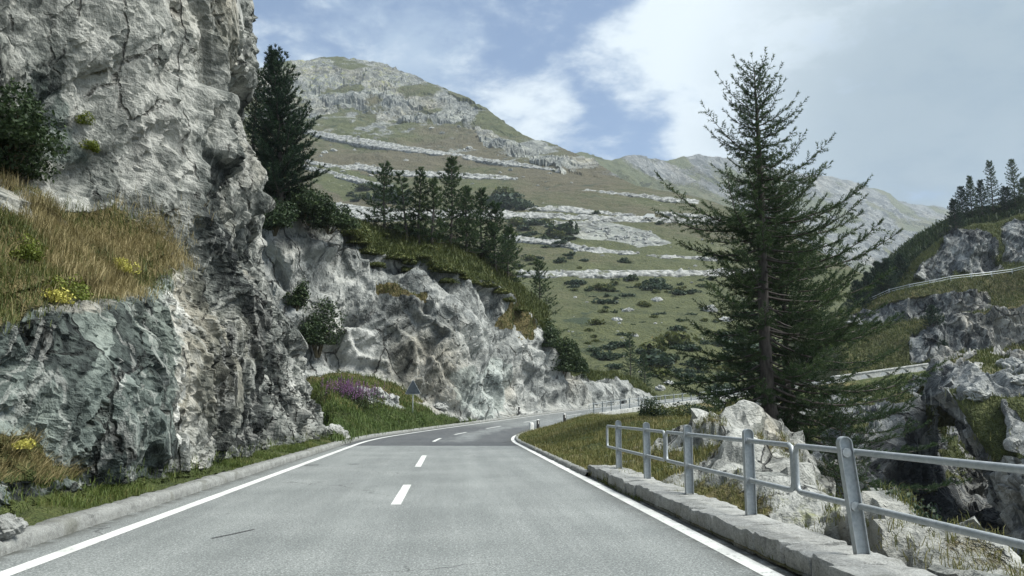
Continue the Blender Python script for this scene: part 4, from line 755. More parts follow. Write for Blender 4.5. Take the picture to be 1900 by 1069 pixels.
# ------------------------------------------------------------------ arched stone parapet on the upper right of the bend
def arched_parapet():
    e = empty('stone_parapet', rp(160, 4.0, 0), label='pale stone parapet with low arched openings right of the big larch', category='parapet'); o0 = np.array(e.location)
    s = np.arange(136, 172, .2); zb = -1.5; top = 1.05; ar = []
    for c in np.arange(138.5, 171, 4.6): ar.append(c)
    def seg(m, s, z0, z1, o):
        for i in range(len(s) - 1):
            if z1[i] - z0[i] < .02 and z1[i + 1] - z0[i + 1] < .02: continue
            A = [rp(s[i], off, z)[None] for off in (3.75, 4.25) for z in (z0[i], z1[i])]; B = [rp(s[i + 1], off, z)[None] for off in (3.75, 4.25) for z in (z0[i + 1], z1[i + 1])]
            V = np.concatenate(A + B) - o; m.add(V, [(0, 1, 5, 4), (2, 6, 7, 3), (1, 3, 7, 5), (0, 4, 6, 2)])
    d = np.min([np.abs(s - c) for c in ar], axis=0); w = 1.25; arch = np.where(d < w, .12 + .55 * np.sqrt(np.maximum(0, 1 - (d / w) ** 2)), .12); m = MB(); seg(m, s, 0 * s + zb, 0 * s + .12, o0); seg(m, s, arch, 0 * s + .86, o0)
    V = np.concatenate(m.V); ob('wall', m.mesh('wall', M_WALLF), e)
    m = MB(); P = np.array([rp(q, 4.0, .97) for q in s]) - o0
    for i in range(0, len(s) - 5, 5):
        x, y, z, h = rc(s[i] + .5); v, f = rblock((.72, .98, .2), 5, .03, i, .02); v = np.stack([v[:, 0] * math.cos(h) + v[:, 1] * math.sin(h), -v[:, 0] * math.sin(h) + v[:, 1] * math.cos(h), v[:, 2] + v[:, 1] * .11], -1) + P[i] + (P[min(i + 5, len(P) - 1)] - P[i]) / 2; m.add(v, f)
    ob('coping', m.mesh('coping', M_WALLF), e)
    m = MB(); m2 = np.arange(136, 172, 1.0)
    for q in m2:
        x, y, z, h = rc(q + .5); v, f = rblock((.9, .98, .22), 5, .03, int(q), .02); v = np.stack([v[:, 0] * math.cos(h) + v[:, 1] * math.sin(h), -v[:, 0] * math.sin(h) + v[:, 1] * math.cos(h), v[:, 2] + v[:, 1] * .11], -1) + rp(q + .5, 4.1, -.28) - o0; m.add(v, f)
    ob('ledge', m.mesh('ledge', M_WALLF), e)
arched_parapet()

# ------------------------------------------------------------------ sign, delineators, far railing, far plate, van
def warning_sign():
    p = W(765, 789, 55.5); e = empty('warning_sign', p, RAD(-14), label='triangular road sign seen from its grey back on the meadow', category='road sign'); hz = float(W(765, 706, 55.5)[2] - p[2])
    m = MB(); m.tube([(0, .03, -.3), (0, .03, hz - .1)], .032, 10); ob('post', m.mesh('post', M_ZINC, True), e)
    R = .60; zc = hz - R; pts = []
    for k in range(3):
        a = RAD(90 + 120 * k); c = np.array([math.cos(a), math.sin(a)]) * (R - .07)
        for da in np.linspace(-60, 60, 6): b = a + RAD(da); pts.append(c + .07 * np.array([math.cos(b), math.sin(b)]))
    pts = np.array(pts); k = len(pts); ins = pts * .93; m = MB(); f = lambda P, y: [(x, y, z + zc) for x, z in P]
    m.add(f(pts, -.012) + f(pts, .014) , [tuple(range(k)), tuple(range(2 * k - 1, k - 1, -1))] + [(i, k + i, k + (i + 1) % k, (i + 1) % k) for i in range(k)]); pl_ = ob('sign_plate', m.mesh('sign_plate', M_SIGNB), e)
    m = MB(); m.add(f(pts, -.030) + f(ins, -.030) + f(pts, -.0125) + f(ins, -.0125), [(i, (i + 1) % k, k + (i + 1) % k, k + i) for i in range(k)] + [(i, 2 * k + i, 2 * k + (i + 1) % k, (i + 1) % k) for i in range(k)] + [(k + i, k + (i + 1) % k, 3 * k + (i + 1) % k, 3 * k + i) for i in range(k)]); ob('rim', m.mesh('rim', M_ZINC), pl_)
    for z_, w_ in ((.12, .30), (-.16, .46)): m = MB(); m.box((0, -.025, zc + z_), (w_, .024, .045)); ob('bracket', m.mesh('bracket', M_SIGNB), e)
    return e
warning_sign()
def delineator(p, rz, H, label):
    e = empty('delineator_post', p, rz, label=label, category='marker post'); m = MB(); w, d = .075, .05
    pr_ = [(-w, -d), (w, -d), (w * .9, d), (-w * .9, d)]; lv = [(0, 1), (H - .12, .95), (H - .03, .9), (H, .7)]; V = [(x * k, y * k + (.03 if z >= H else 0), z) for z, k in lv for x, y in pr_]; F = [(i * 4 + j, i * 4 + (j + 1) % 4, i * 4 + 4 + (j + 1) % 4, i * 4 + 4 + j) for i in range(3) for j in range(4)] + [(12, 13, 14, 15)]
    m.add(V, F); ob('post', m.mesh('post', M_WHITE), e); m = MB(); z0, z1 = H * .28, H * .93
    m.add([(-w * 1.03, -d * 1.05, z0), (w * 1.03, -d * 1.05, z0), (w * .98, -d * 1.02, z1), (-w * .98, -d * 1.02, z1), (-w * .95, d * 1.06, z0), (w * .95, d * 1.06, z0), (w * .88, d * 1.04, z1), (-w * .88, d * 1.04, z1)], [(0, 1, 2, 3), (1, 5, 6, 2), (5, 4, 7, 6), (4, 0, 3, 7)]); b = ob('band', m.mesh('band', M_BLACK), e)
    m = MB(); m.add([(-.025, -d * 1.12, z0 + .3), (.025, -d * 1.12, z0 + .3), (.025, -d * 1.10, z0 + .46), (-.025, -d * 1.10, z0 + .46)], [(0, 1, 2, 3)]); ob('reflector', m.mesh('reflector', M_WHITE), b)
    return e
p = rp(51.5, 3.95, 0.0); delineator(p + [0, 0, -.05], .5, .80, 'white marker post with black band where the grass bank meets the road'); e2 = empty('marker_stone', p + np.array([-.42, -.12, -.05]), .3, label='small white boundary stone beside the nearer black banded marker post', category='marker stone')
v, f = rblock((.28, .22, .62), 7, .05, 4, .02); v[:, 2] += .3; ob('stone', mesh('stone', v, f, M_WHITE), e2)
q = near(BANK, 1047, 777); delineator((q[0], q[1], q[2] - .25), .7, .75, 'far black and white marker post sunk behind the grass bank crest')
q = near(HILL2, 968, 772); delineator((q[0], q[1], q[2] - .2), .7, 1.1, 'white marker post against the pale foot of the roadside rock')
def upper_railing():
    sel = np.abs(GRR[:, 0] - 4.9).argmin(); row = GUP[sel]; px = PR(row)[0]; xs = np.arange(1612, 1990, 38); P = np.stack([np.interp(xs, px, row[:, k]) for k in range(3)], -1); e = empty('guard_railing', P[4], label='long low railing along the upper road below the right hand crag', category='railing'); m = MB(); o = P[4]
    pm = MB(); pm.box((0, 0, .35), (.16, .16, 1.1)); pm.box((0, 0, .92), (.2, .2, .06)); me = pm.mesh('post', M_ZINC)
    for q in P: ob('post', me, e, q - o)
    for z in (.82, .42): ob('rail', (lambda mm: (mm.tube(P - o + [0, -.12, z], .07, 6), mm)[1])(MB()).mesh('rail', M_ZINC), e)
upper_railing()
q = near(NSL, 1775, 765); e = empty('marker_sign', q, .3, label='small white square plate on a thin post above the dark gorge', category='sign'); m = MB(); m.tube([(0, 0, -.3), (0, 0, .85)], .03, 8); ob('post', m.mesh('post', M_ZINC), e); m = MB(); m.box((0, -.045, .72), (.46, .03, .46)); m.box((0, -.02, .72), (.06, .03, .3)); ob('plate', m.mesh('plate', M_WHITE), e)
def van(p, rz):
    e = empty('camper_van', p, rz, label='small white van driving on the hairpin road far up the hillside', category='van'); prof = [(-2.8, .45), (-2.8, 2.3), (-2.6, 2.55), (1.2, 2.55), (1.55, 2.4), (2.1, 1.55), (2.75, 1.3), (2.85, .9), (2.85, .45)]; k = len(prof); m = MB()
    m.add([(x, -.98, z) for x, z in prof] + [(x, .98, z) for x, z in prof], [tuple(range(k)), tuple(range(2 * k - 1, k - 1, -1))] + [(i, k + i, k + (i + 1) % k, (i + 1) % k) for i in range(k)]); ob('body', m.mesh('body', M_WHITE), e)
    for x, w in ((-1.5, 1.3), (.2, 1.1), (1.32, .7)):
        m = MB(); m.box((x, -.99, 1.9), (w, .04, .5)); ob('window', m.mesh('window', M_GLASS), e)
    for x in (-1.7, 1.8):
        for y in (-.9, .9):
            m = MB(); m.tube([(x, y - .11, .36), (x, y + .11, .36)], .36, 14); ob('wheel', m.mesh('wheel', M_RUB), e)
vp = near(HLS, 1200, 404); van(vp + np.array([0, -3, .1]), RAD(184))

# ------------------------------------------------------------------ stone embankments of the hairpins
def embank(up, lo, label, seed, out=2.2, cap=5.0):
    up, lo = np.array(up, float), np.array(lo, float); L = np.r_[0, np.cumsum(np.hypot(*np.diff(up, axis=0).T))]; n = max(40, int(L[-1] / 1.2)); q = np.linspace(0, L[-1], n); u = np.stack([np.interp(q, L, up[:, k]) for k in (0, 1)], -1); l = np.stack([np.interp(u[:, 0], lo[:, 0], lo[:, k]) if k else u[:, 0] for k in (0, 1)], -1)
    Y = Yf(u[:, 1]) + np.interp(u[:, 0], [330, 1200, 1860], [0, 0, 60]) * (772 - u[:, 1]) / 400; Yl = Yf(l[:, 1]) + np.interp(l[:, 0], [330, 1200, 1860], [0, 0, 60]) * (772 - l[:, 1]) / 400
    rows = []; A, B = W(u[:, 0], u[:, 1], Y * .5 + Yl * .5 - out), W(l[:, 0], l[:, 1] + .6, Yl - out * .8 - 1)
    back = A + np.array([0, cap, .25]); rows.append(back + [0, 1.5, 1.0]); rows.append(back)
    for f in np.linspace(0, 1, 9): rows.append(A * (1 - f) + B * f)
    rows.append(B + [0, 1.5, -3.0]); P = np.stack(rows); nz = np.stack([fbm(P + k * 40, 3.0, 4, s=seed + k) for k in range(3)], -1); P[2:] += nz[2:] * .8
    return ob('stone_embankment', mesh('stone_embankment', P, grid_faces(*P.shape[:2])[:, ::-1], M_RUBBLE), label=label, category='embankment')
EMB = [([(545, 234), (622, 249), (700, 260), (760, 272), (814, 279), (900, 293), (1040, 314)], [(545, 241), (622, 259), (700, 273), (814, 287), (900, 299), (1040, 318)], 'highest pale stone embankment slanting right below the summit cliffs'),
       ([(560, 294), (578, 298), (634, 308), (664, 304), (732, 315), (814, 318), (926, 325), (960, 330)], [(560, 300), (634, 316), (664, 313), (732, 324), (814, 328), (926, 331), (960, 332)], 'second pale stone embankment from the top with a dip at left'),
       ([(560, 302), (578, 308), (634, 322), (694, 337), (730, 343)], [(560, 309), (578, 316), (634, 331), (694, 342), (730, 345)], 'short pale embankment just under the second one at left'),
       ([(600, 372), (638, 377), (680, 383), (777, 388), (936, 391), (1096, 399), (1209, 402), (1345, 408)], [(600, 402), (638, 405), (720, 410), (777, 406), (936, 404), (1020, 404), (1096, 410), (1209, 411), (1345, 416)], 'widest rubble embankment carrying the road with the white van'),
       ([(975, 387), (1000, 384), (1051, 381), (1107, 390), (1180, 398)], [(975, 390), (1051, 392), (1107, 398), (1180, 402)], 'pale retaining wall directly above the road with the van'),
       ([(1080, 351), (1152, 357), (1197, 361), (1240, 366), (1296, 371)], [(1080, 354), (1152, 362), (1197, 366), (1240, 374), (1296, 378)], 'pale embankment under the far ridge, left of the big larch'),
       ([(1215, 391), (1338, 403)], [(1215, 394), (1338, 407)], 'thin pale embankment line just right of and above the van'),
       ([(935, 434), (956, 436), (1035, 446), (1096, 459), (1163, 465), (1185, 468)], [(935, 444), (956, 446), (1035, 455), (1096, 468), (1163, 470), (1185, 470)], 'rubble embankment slanting right behind the clifftop larches'),
       ([(960, 503), (1040, 503), (1195, 502), (1320, 501), (1420, 499)], [(960, 512), (1040, 512), (1195, 511), (1320, 512), (1420, 512)], 'lowest long horizontal stone embankment across the green slope'),
       ([(1200, 472), (1260, 474), (1330, 478)], [(1200, 474), (1260, 478), (1330, 482)], 'small broken stone bank above the lowest long embankment')]
for k, (u, l, lab) in enumerate(EMB): embank(u, l, lab, 130 + 7 * k, 6.5 if k < 3 else 3.0)

# ------------------------------------------------------------------ trees
q = near(BANK, 1425, 803); base = np.array([12.04, 30.0, 0.0]); base[2] = BANK.reshape(-1, 3)[np.argmin(np.hypot(BANK[..., 0] - base[0], BANK[..., 1] - base[1]))][2] - .15
HB = float(W(1400, 128, 30)[2] - base[2])
def lop_big(t, az):
    side = math.cos(az + .07); k = (.72 + .5 * math.sin(az * 1.5 + t * 33) ** 2) * 1.0 + (.36 if side > 0 else -.04) * abs(side) * (t < .70)
    if side < -.5 and .50 < t < .60: k *= 1.28
    if side < -.2 and .60 < t < .72: k *= .72
    if side < 0 and t < .36: k *= .80
    return k * np.interp(t, [0, .06, .14, .3, .52, .7, .85, 1], [.62, .80, .95, .98, 1.0, 1.0, 1.05, 1.3])
d_big = conifer(41, HB, 5.0, 235, .05, [-.16, .0, .50, 1.1], .22, .150, .78, .12, .027, 7, .072, .90, .27, .050, .80, lop_big, drop=.22, bend=.05, hang=.75, lv=.42, thin=.24)
tree_obj('larch_tree', d_big, L_LARCH, base, 'tall dark larch rising behind the near steel railing', cat='tree')
gz = lambda x, y: BANK.reshape(-1, 3)[np.argmin(np.hypot(BANK[..., 0] - x, BANK[..., 1] - y))][2]
b2 = np.array([13.9, 32.5, 0.0]); b2[2] = gz(13.9, 32.5) - .3; H2 = float(W(1555, 335, 32.5)[2] - b2[2])
tree_obj('larch_tree', conifer(42, H2, 4.6, 200, .05, [-.15, .0, .45, 1.0], .25, .145, .72, .125, .028, 6, .075, .9, .16, .04, .78, lop=lambda t, az: (1 + .38 * math.cos(az - .2)) * (1.12 if .4 < t < .8 else 1), thin=.3, drop=.2, bend=-.3), L_LARCH, b2, 'lower bushier larch pressed against the right side of the tall larch')
b3 = np.array([14.6, 29.5, gz(14.6, 29.5) - .3]); tree_obj('larch_tree', conifer(43, 5.2, 2.5, 70, .05, [-.1, .05, .4, .9], .3, .15, .55, .12, .022, 6, .08, .9, .10, .03, .8, drop=.2), L_LARCH, b3, 'small low larch below the two big larches, at the edge of the gorge')

def std_tree(kind, seed, H, R, n=54, **k):
    a = dict(t0=.08, rise=[-.12, .1, .4, .9], tip_up=.3, twig_step=.34, twig_len=.75, blade=.27, bw=.075, per=6, tuft=.17, dense=.9, trunk_r=.13, limb_r=.035, prof=.8, drop=.15); a.update(k); return conifer(seed, H, R, n, **a)
def on(P, px, py, dy=0.0):
    v = near(P, px, py); return np.array([v[0], v[1] + dy, v[2]])
def clifftop(kind, seed, px, ytop, ybase, R, label, n=56, lm=L_LARCH, P=HILL2, sink=.2, group=None, dY=0.0, **k):
    b = on(P, px, ybase, dY); H = float(W(px, ytop, b[1])[2] - b[2]); return tree_obj(kind, std_tree(kind, seed, H, R, n, **k), lm, b - [0, 0, sink], label, group)
G1 = 'larches standing on the roadside rock'
clifftop('larch_tree', 51, 714, 303, 424, 2.3, 'larch with bare sticks at its foot, leftmost on the roadside rock', 46, group=G1)
clifftop('larch_tree', 52, 757, 320, 440, 1.5, 'thin leaning larch second from left on the roadside rock', 30, bend=-.8, group=G1)
clifftop('larch_tree', 53, 781, 313, 446, .85, 'pole thin larch with very short limbs on the roadside rock', 40, group=G1)
clifftop('larch_tree', 54, 806, 333, 450, 1.6, 'slim larch between the pole thin one and the tallest clifftop larch', 40, group=G1)
clifftop('larch_tree', 55, 841, 295, 456, 2.5, 'tallest and fullest larch on top of the roadside rock', 84, group=G1)
clifftop('larch_tree', 56, 869, 350, 470, 1.7, 'mid height larch touching the right of the tallest clifftop larch', 50, group=G1)
clifftop('larch_tree', 57, 897, 352, 480, 2.0, 'pointed larch well right of the tallest clifftop larch', 56, group=G1)
clifftop('larch_tree', 58, 922, 376, 496, 2.0, 'larch second from right on the clifftop, dense and dark', 60, group=G1)
clifftop('larch_tree', 59, 948, 422, 520, 1.9, 'last and lowest larch at the right end of the clifftop', 60, group=G1)
clifftop('larch_tree', 60, 1016, 483, 604, 2.6, 'pale loose larch standing right of the roadside rock, before the slope', 60, group=None, dY=6)
clifftop('larch_tree', 61, 1168, 620, 700, 1.9, 'small lone conifer above the end of the roadside rock', 50, P=HLS, dY=0)
clifftop('larch_tree', 62, 1196, 655, 715, 1.5, 'tiny conifer right of the lone small conifer by the far bend', 40, P=HLS)
b = np.array([*W(520, 340, 58)]); HP = float(W(492, 100, 58)[2] - b[2])
def lop_pine(t, az): return np.interp(t, [0, .2, .45, .75, .9, 1], [.75, 1, 1.05, .92, .8, .8]) * (1.12 if math.cos(az) > 0 else .9)
tree_obj('pine_tree', conifer(63, HP + 1.5, 2.85, 170, .03, [.25, .4, .8, 1.5], .35, .24, .80, .23, .058, 8, .11, 1.0, .2, .05, .62, lop_pine, bend=-1.1), L_PINE, b - [0, 0, 1.5], 'dense dark pine growing beside the near cliff edge')
b = W(468, 330, 60); tree_obj('pine_tree', conifer(64, float(W(462, 110, 60)[2] - b[2]), 1.9, 70, .05, [.25, .4, .8, 1.3], .3, .3, .75, .24, .055, 6, .14, 1.0, .16, .05, .7), L_BUSH, b - [0, 0, 1.0], 'paler tree half hidden between the near cliff and the dark pine')
G2 = 'conifers on the right hand crag'
for k, (px, yt, yb, R, lab) in enumerate([(1788, 345, 405, 2.6, 'leftmost rounded conifer on the right hand crag'), (1806, 325, 402, 2.0, 'pointed conifer second from left on the right hand crag'), (1824, 333, 400, 2.5, 'bushy conifer in front of the tall thin one on the right crag'), (1846, 296, 392, 2.5, 'tall airy conifer standing alone on the right hand crag'), (1883, 294, 384, 2.6, 'tall conifer near the right edge of the photo on the crag'),
                                          (1902, 330, 376, 3.2, 'conifer cut by the right edge of the photo on the crag'), (1866, 345, 392, 3.0, 'low dark conifer between the two tall ones on the right crag'), (1772, 368, 418, 2.0, 'lowest small conifer at the left end of the crag group')]):
    clifftop('larch_tree', 70 + k, px, yt, yb, R, lab, 70, L_PINE if k in (0, 2, 6, 7) else L_LARCH, GUP, .5, G2, twig_step=.50, blade=.34, bw=.075, tuft=.24, twig_len=1.0, lv=.45)
for k, (px, yt, yb, R, lab) in enumerate([(1648, 486, 545, 2.6, 'dark conifer left of the upper road below the crag'), (1668, 480, 538, 2.6, 'dark conifer second from left below the crag'), (1690, 470, 520, 2.4, 'dark conifer at the foot of the crag by the upper road'), (1628, 505, 560, 2.6, 'dark conifer lowest down the shaded valley left of the upper road'), (1610, 520, 575, 2.6, 'dark conifer seen just right of the big larch branches')]):
    clifftop('larch_tree', 80 + k, px, yt, yb, R, lab, 60, L_PINE, GUP, .5, 'dark conifers in the shaded valley', dY=4, twig_step=.6, blade=.45, bw=.11, tuft=.28, twig_len=1.2)
clifftop('larch_tree', 86, 1749, 632, 672, 1.5, 'small dark conifer in front of the lower right rock band', 40, L_PINE, GUP, .3, dY=-1, twig_step=.5, blade=.35, bw=.08, tuft=.22)
clifftop('larch_tree', 87, 1722, 568, 600, 2.0, 'round dark conifer on the ledge between the two right rock bands', 40, L_PINE, GUP, .3, dY=-1, twig_step=.5, blade=.38, bw=.09, tuft=.22)

# ------------------------------------------------------------------ bushes one can tell apart
def bush_at(seed, P, px, py, R, label, mat=L_BUSH, nl=2600, leaf=.11, nb=12, cat='bush', name='shrub', dy=0.0, sink=.25, spiky=False, group=None):
    e = bush(name, seed, R, nb, nl, leaf, mat, True, spiky); return place(e, on(P, px, py, dy) - [0, 0, sink], label=label, cat=cat, group=group)
bush_at(1, HILL2, 545, 395, (2.6, 2.0, 2.2), 'dark bush under the pine beside the near cliff', nl=4200, dy=-3)
bush_at(2, HILL2, 585, 405, (2.6, 2.0, 2.3), 'large dark bush right of the one under the pine', nl=4200, dy=-2.5)
bush_at(3, HILL2, 622, 425, (2.0, 1.8, 2.0), 'dark bush at the right end of the row by the pine', nl=3600, dy=-2)
bush_at(4, HILL2, 535, 440, (1.6, 1.4, 2.0), 'bush hanging against the near cliff edge below the pine', nl=2600, dy=-5)
bush_at(5, HILL2, 597, 640, (1.9, 1.5, 3.4), 'tall dark bush in the cleft between the two rock faces', nl=5200, leaf=.10, dy=-1.5)
bush_at(6, HILL2, 560, 560, (1.0, .9, 1.6), 'narrow bush high in the cleft behind the near cliff', nl=1800, dy=-1)
bush_at(7, HILL2, 1018, 640, (2.4, 1.8, 3.4), 'dark leafy bush against the right shoulder of the roadside rock', nl=11000, leaf=.13, nb=18, dy=1)
bush_at(8, HILL2, 1050, 684, (2.6, 1.8, 3.9), 'large dark round bush on the end of the roadside rock', nl=13000, leaf=.13, nb=20, dy=.5)
bush_at(9, HILL2, 1080, 696, (1.8, 1.5, 2.2), 'lower dark bush right of the large round one', nl=6000, leaf=.12, dy=1)
bush_at(10, HILL2, 655, 432, (1.6, 1.6, 1.3), 'low bush at the left end of the clifftop heath', L_JUNI, 2400, dy=0)
for k, (px, py, R, lab) in enumerate([(1215, 782, (1.0, 1.0, 1.2), 'small grey green bush at the end of the far wall'), (1250, 780, (1.8, 1.3, 1.25), 'broad bush on the bank, left of the larch'), (1300, 780, (1.9, 1.3, 1.2), 'bush with thin tops in the middle of the bank row'), (1350, 784, (1.9, 1.3, 1.1), 'bush immediately left of the larch trunk'), (1395, 790, (1.5, 1.3, 1.2), 'low scrub at the foot of the larch trunk')]):
    v = W(px, 782, 38 if k < 4 else 33); v[2] = gz(v[0], v[1]) - .35; place(bush('shrub', 20 + k, R, 16, 5200, .05, L_JUNI if k % 2 else L_SCRUB), v, label=lab, cat='bush')
bush_at(30, BANK, 1500, 870, (.6, .6, .5), 'leafy bush behind the fourth railing post', L_SCRUB, 2600, .028); bush_at(31, BANK, 1560, 850, (.9, .8, .6), 'dark bush overhanging the bank edge right of the larch', L_BUSH, 3000, .032)
bush_at(32, BANK, 1690, 1010, (.50, .45, .38), 'small leafy plant on the rock just behind the nearest railing', L_SCRUB, 1500, .03); bush_at(33, BANK, 1745, 1045, (.45, .4, .35), 'low leafy plant at the bottom edge, behind the wall', L_SCRUB, 1400, .028); bush_at(34, BANK, 1640, 930, (.5, .45, .4), 'bush on the rock right of the leaning railing post', L_SCRUB, 2200, .024)
lb_ = on(CLIFF, 25, 225)
place(bush('shrub', 40, (.9, 1.3, 1.5), 14, 5200, .048, L_BUSH), lb_ + [.25, -.2, -.6], label='green leafy bush high on the cliff at the left edge', cat='bush')
place(bush('shrub', 41, (.8, 1.0, .9), 10, 2600, .045, L_BUSH), on(CLIFF, 15, 300) + [.2, -.2, -.3], label='lower leafy bush under the high one at the left edge', cat='bush')
for k, (px, py, R, mat, lab, cat) in enumerate([(217, 497, (.36, .36, .32), L_YEL, 'yellow flowering clump on the right lip of the grassy ledge', 'flowers'), (100, 556, (.30, .30, .28), L_YEL, 'yellow flowering clump low on the left of the ledge lip', 'flowers'), (130, 548, (.40, .40, .5), L_FERN, 'bright yellow green ferny plant at the ledge lip', 'plant'), (40, 470, (.3, .3, .35), L_FERN, 'olive ferny plant in the dry grass near the left edge', 'plant'), (160, 225, (.25, .3, .35), L_FERN, 'small yellowish plant in the crack of the upper cliff', 'plant'), (155, 215, (.22, .25, .4), L_BROWN, 'brown withered plant in the crack of the upper cliff', 'plant'),
                                            (165, 275, (.22, .22, .2), L_FERN, 'little plant at the lower end of the cliff crack', 'plant'), (205, 530, (.5, .5, .22), L_BROWN, 'dark brown heather mat on the ledge lip', 'heather'), (60, 600, (.45, .45, .2), L_BROWN, 'brown heather mat under the left yellow clump', 'heather'), (270, 420, (.35, .4, .5), L_DRY, 'straw coloured grass tussock at the right end of the ledge', 'tussock'), (30, 825, (.16, .16, .14), L_YEL, 'yellow tuft on the low grassy ledge at the left edge', 'flowers')]):
    if mat is L_BROWN: continue
    e = bush('flowering_clump' if cat == 'flowers' else 'rock_plant', 60 + k, R, 10, 1300, .022, mat, False, cat in ('tussock',)); place(e, on(CLIFF, px, py) + [.05, 0, -.06], label=lab, cat=cat)
JU = [bush('shrub', 300 + k, (1.25, 1.1, .62), 12, 2600, .085, L_JUNI, False) for k in range(2)]
for k, (px, py) in enumerate([(668, 446), (690, 466), (712, 452), (735, 476), (762, 482), (785, 470), (812, 492), (838, 500), (862, 512), (884, 520), (905, 532), (928, 540), (948, 556), (965, 570), (720, 432), (800, 456), (850, 478), (700, 488), (755, 496), (830, 516)]):
    p = on(HILL2, px, py) - [0, 0, .22]; sc = float(RNG.uniform(.7, 1.25)); lab = 'low olive juniper mat on top of the roadside rock'
    place(JU[k], p, k, sc, lab, 'shrub', 'juniper mats on the roadside rock') if k < 2 else copy_thing(JU[k % 2], p, float(RNG.uniform(0, 6)), sc, label=lab)
# fireweed on the meadow: stems, leaves and purple spikes
def fireweed():
    c = on(HILL2, 652, 742); e = empty('fireweed', c, 0, label='clump of purple flowering fireweed on the meadow by the near cliff', category='flowers'); n = 150; x, y = RNG.normal(size=n) * .75, RNG.normal(size=n) * .5; h = RNG.uniform(.75, 1.35, n); m = MB(); Ls, Fl = [], []
    for a, b, k in zip(x, y, h):
        z = -.15 + .25 * (b + .3) - .12 * a; m.tube([(a, b, z), (a + .03, b, z + k * .6), (a + .06, b, z + k)], .009, 3); t_ = RNG.random((26, 1)); Ls.append(np.array([a, b, z]) + np.array([.06, 0, 1]) * t_ * [1, 1, k * .65] + RNG.normal(size=(26, 3)) * [.06, .06, .02]); t_ = RNG.random((22, 1)); Fl.append(np.array([a + .04, b, z + k * .62]) + np.array([.03, 0, k * .42]) * t_ + RNG.normal(size=(22, 3)) * .035 * (1.1 - t_))
    ob('stem', m.mesh('stem', M_STEM), e)
    for nm, pts, sz, mt in (('foliage', np.concatenate(Ls), .055, L_BUSH), ('blossom', np.concatenate(Fl), .034, L_PURP)):
        V, F, r = quad_cloud(pts, RNG.normal(size=pts.shape), sz, RNG.random(len(pts)), .4); ob(nm, mesh(nm, V, F, mt, dict(rnd=r), False), e)
fireweed()
for k, (px, py, lab) in enumerate([(725, 772, 'broad leaved green plants on the meadow left of the sign post'), (748, 778, 'broad leaved green plants at the foot of the sign post'), (778, 781, 'broad leaved green plants just right of the sign post')]):
    place(bush('meadow_plant', 90 + k, (.55, .5, .35), 8, 300, .09, L_GREEN, False), on(HILL2, px, py) - [0, 0, .1], label=lab, cat='plant')

# ------------------------------------------------------------------ grass and heath: uncountable ground cover
def cover(name, P, w, n, length, width, lean, mat, label=None, jitter=.05, up=(0, 0, 1.0), tone=None):
    a = np.linalg.norm(np.cross(np.gradient(P, axis=0), np.gradient(P, axis=1)), axis=-1); pr_ = (a * w).ravel().astype(float); pr_ /= pr_.sum(); k = RNG.choice(pr_.size, n, p=pr_); p = P.reshape(-1, 3)[k] + RNG.normal(size=(n, 3)) * jitter * [1, 1, .3]
    r = np.clip(.5 + .30 * fbm(p, 1.1, 4, s=5) + .18 * RNG.normal(size=n), 0, 1); L = length * RNG.uniform(.45, 1.25, n) * (1 + .45 * fbm(p, .7, 3, s=8)); o = ob(name, blades_mesh(name, p - [0, 0, .02], L, width, lean, r, mat, up), kind='stuff'); 
    if label: o['label'] = label
    return o
vis = (CLIFF[..., 1] > 8)
px_, py_, _ = PR(CLIFF); nzc = fbm(CLIFF, .9, 3, s=3)
cover('dry_grass', CLIFF, BENCH * vis * np.clip(.35 + 1.5 * nzc, .02, 1), 30000, .30, .010, 1.2, L_DRY, 'straw coloured dry grass on the ledge of the left cliff', .08)
cover('grass', CLIFF, BENCH * vis * np.clip(.5 - 1.3 * nzc, .03, 1), 17000, .20, .012, 1.2, L_JUNI, 'low olive grass between the dry tufts on the ledge', .06)
cover('dry_grass', CLIFF, LOWGR * vis, 5200, .24, .008, 1.6, L_DRY, 'dry grass on the small low ledge at the left edge', .05, up=(.35, 0, .8))
cover('grass', CLIFF, (CLIFF[..., 2] < .5) * (CLIFF[..., 2] > -.1) * vis, 9000, .12, .010, 1.2, L_GRASS, 'green verge grass between the cliff foot and the kerb', .10)
sv = np.linspace(8, 36, 400); VG = rp(sv[:, None], np.linspace(-4.15, -4.7, 14), 0.10); VG[..., 2] += .10 * np.linspace(0, 1, 14) + .06 * fbm(VG, .6, 3, s=2)
terrain('verge', VG, M_BANK, masks(VG.shape[:2], veg=np.ones(VG.shape[:2]), hue=.3 * np.ones(VG.shape[:2])), True)
cover('grass', VG, np.clip(.5 + 1.6 * fbm(VG, 1.6, 3, s=4), 0, 1), 9000, .13, .010, 1.3, L_GRASS, 'green grass along the verge by the left kerb', .05)
px_, py_, _ = PR(HILL2); fr_ = (HRR < 1.9) * (HCC < 905) * (HA['veg'] > .5)
cover('grass', HILL2, fr_ * ((py_ > 748) * 1.0), 26000, .26, .030, 1.2, L_GREEN, 'fresh green meadow grass around the triangular sign', .12)
cover('grass', HILL2, fr_ * (py_ < 765), 15000, .34, .032, 1.2, L_GRASS, 'yellowing meadow grass at the foot of the roadside rock', .12)
cover('heath', HILL2, (HRR > 3.9) * (HRR < 6.2) * (HA['veg'] > .4) * (HCC > 560), 60000, .50, .060, 1.3, L_JUNI, 'olive heath on top of the roadside rock', .22)
cover('heath', HILL2, (HRR > 2) * (HRR < 4) * (HA['veg'] > .6), 2500, .30, .04, 1.3, L_JUNI, 'tufts on the ledges of the roadside rock', .1)
bw_ = (BA['veg'] > .35) * (BS > 3) * (BT > .05) * (BT < BTE + 1.5)
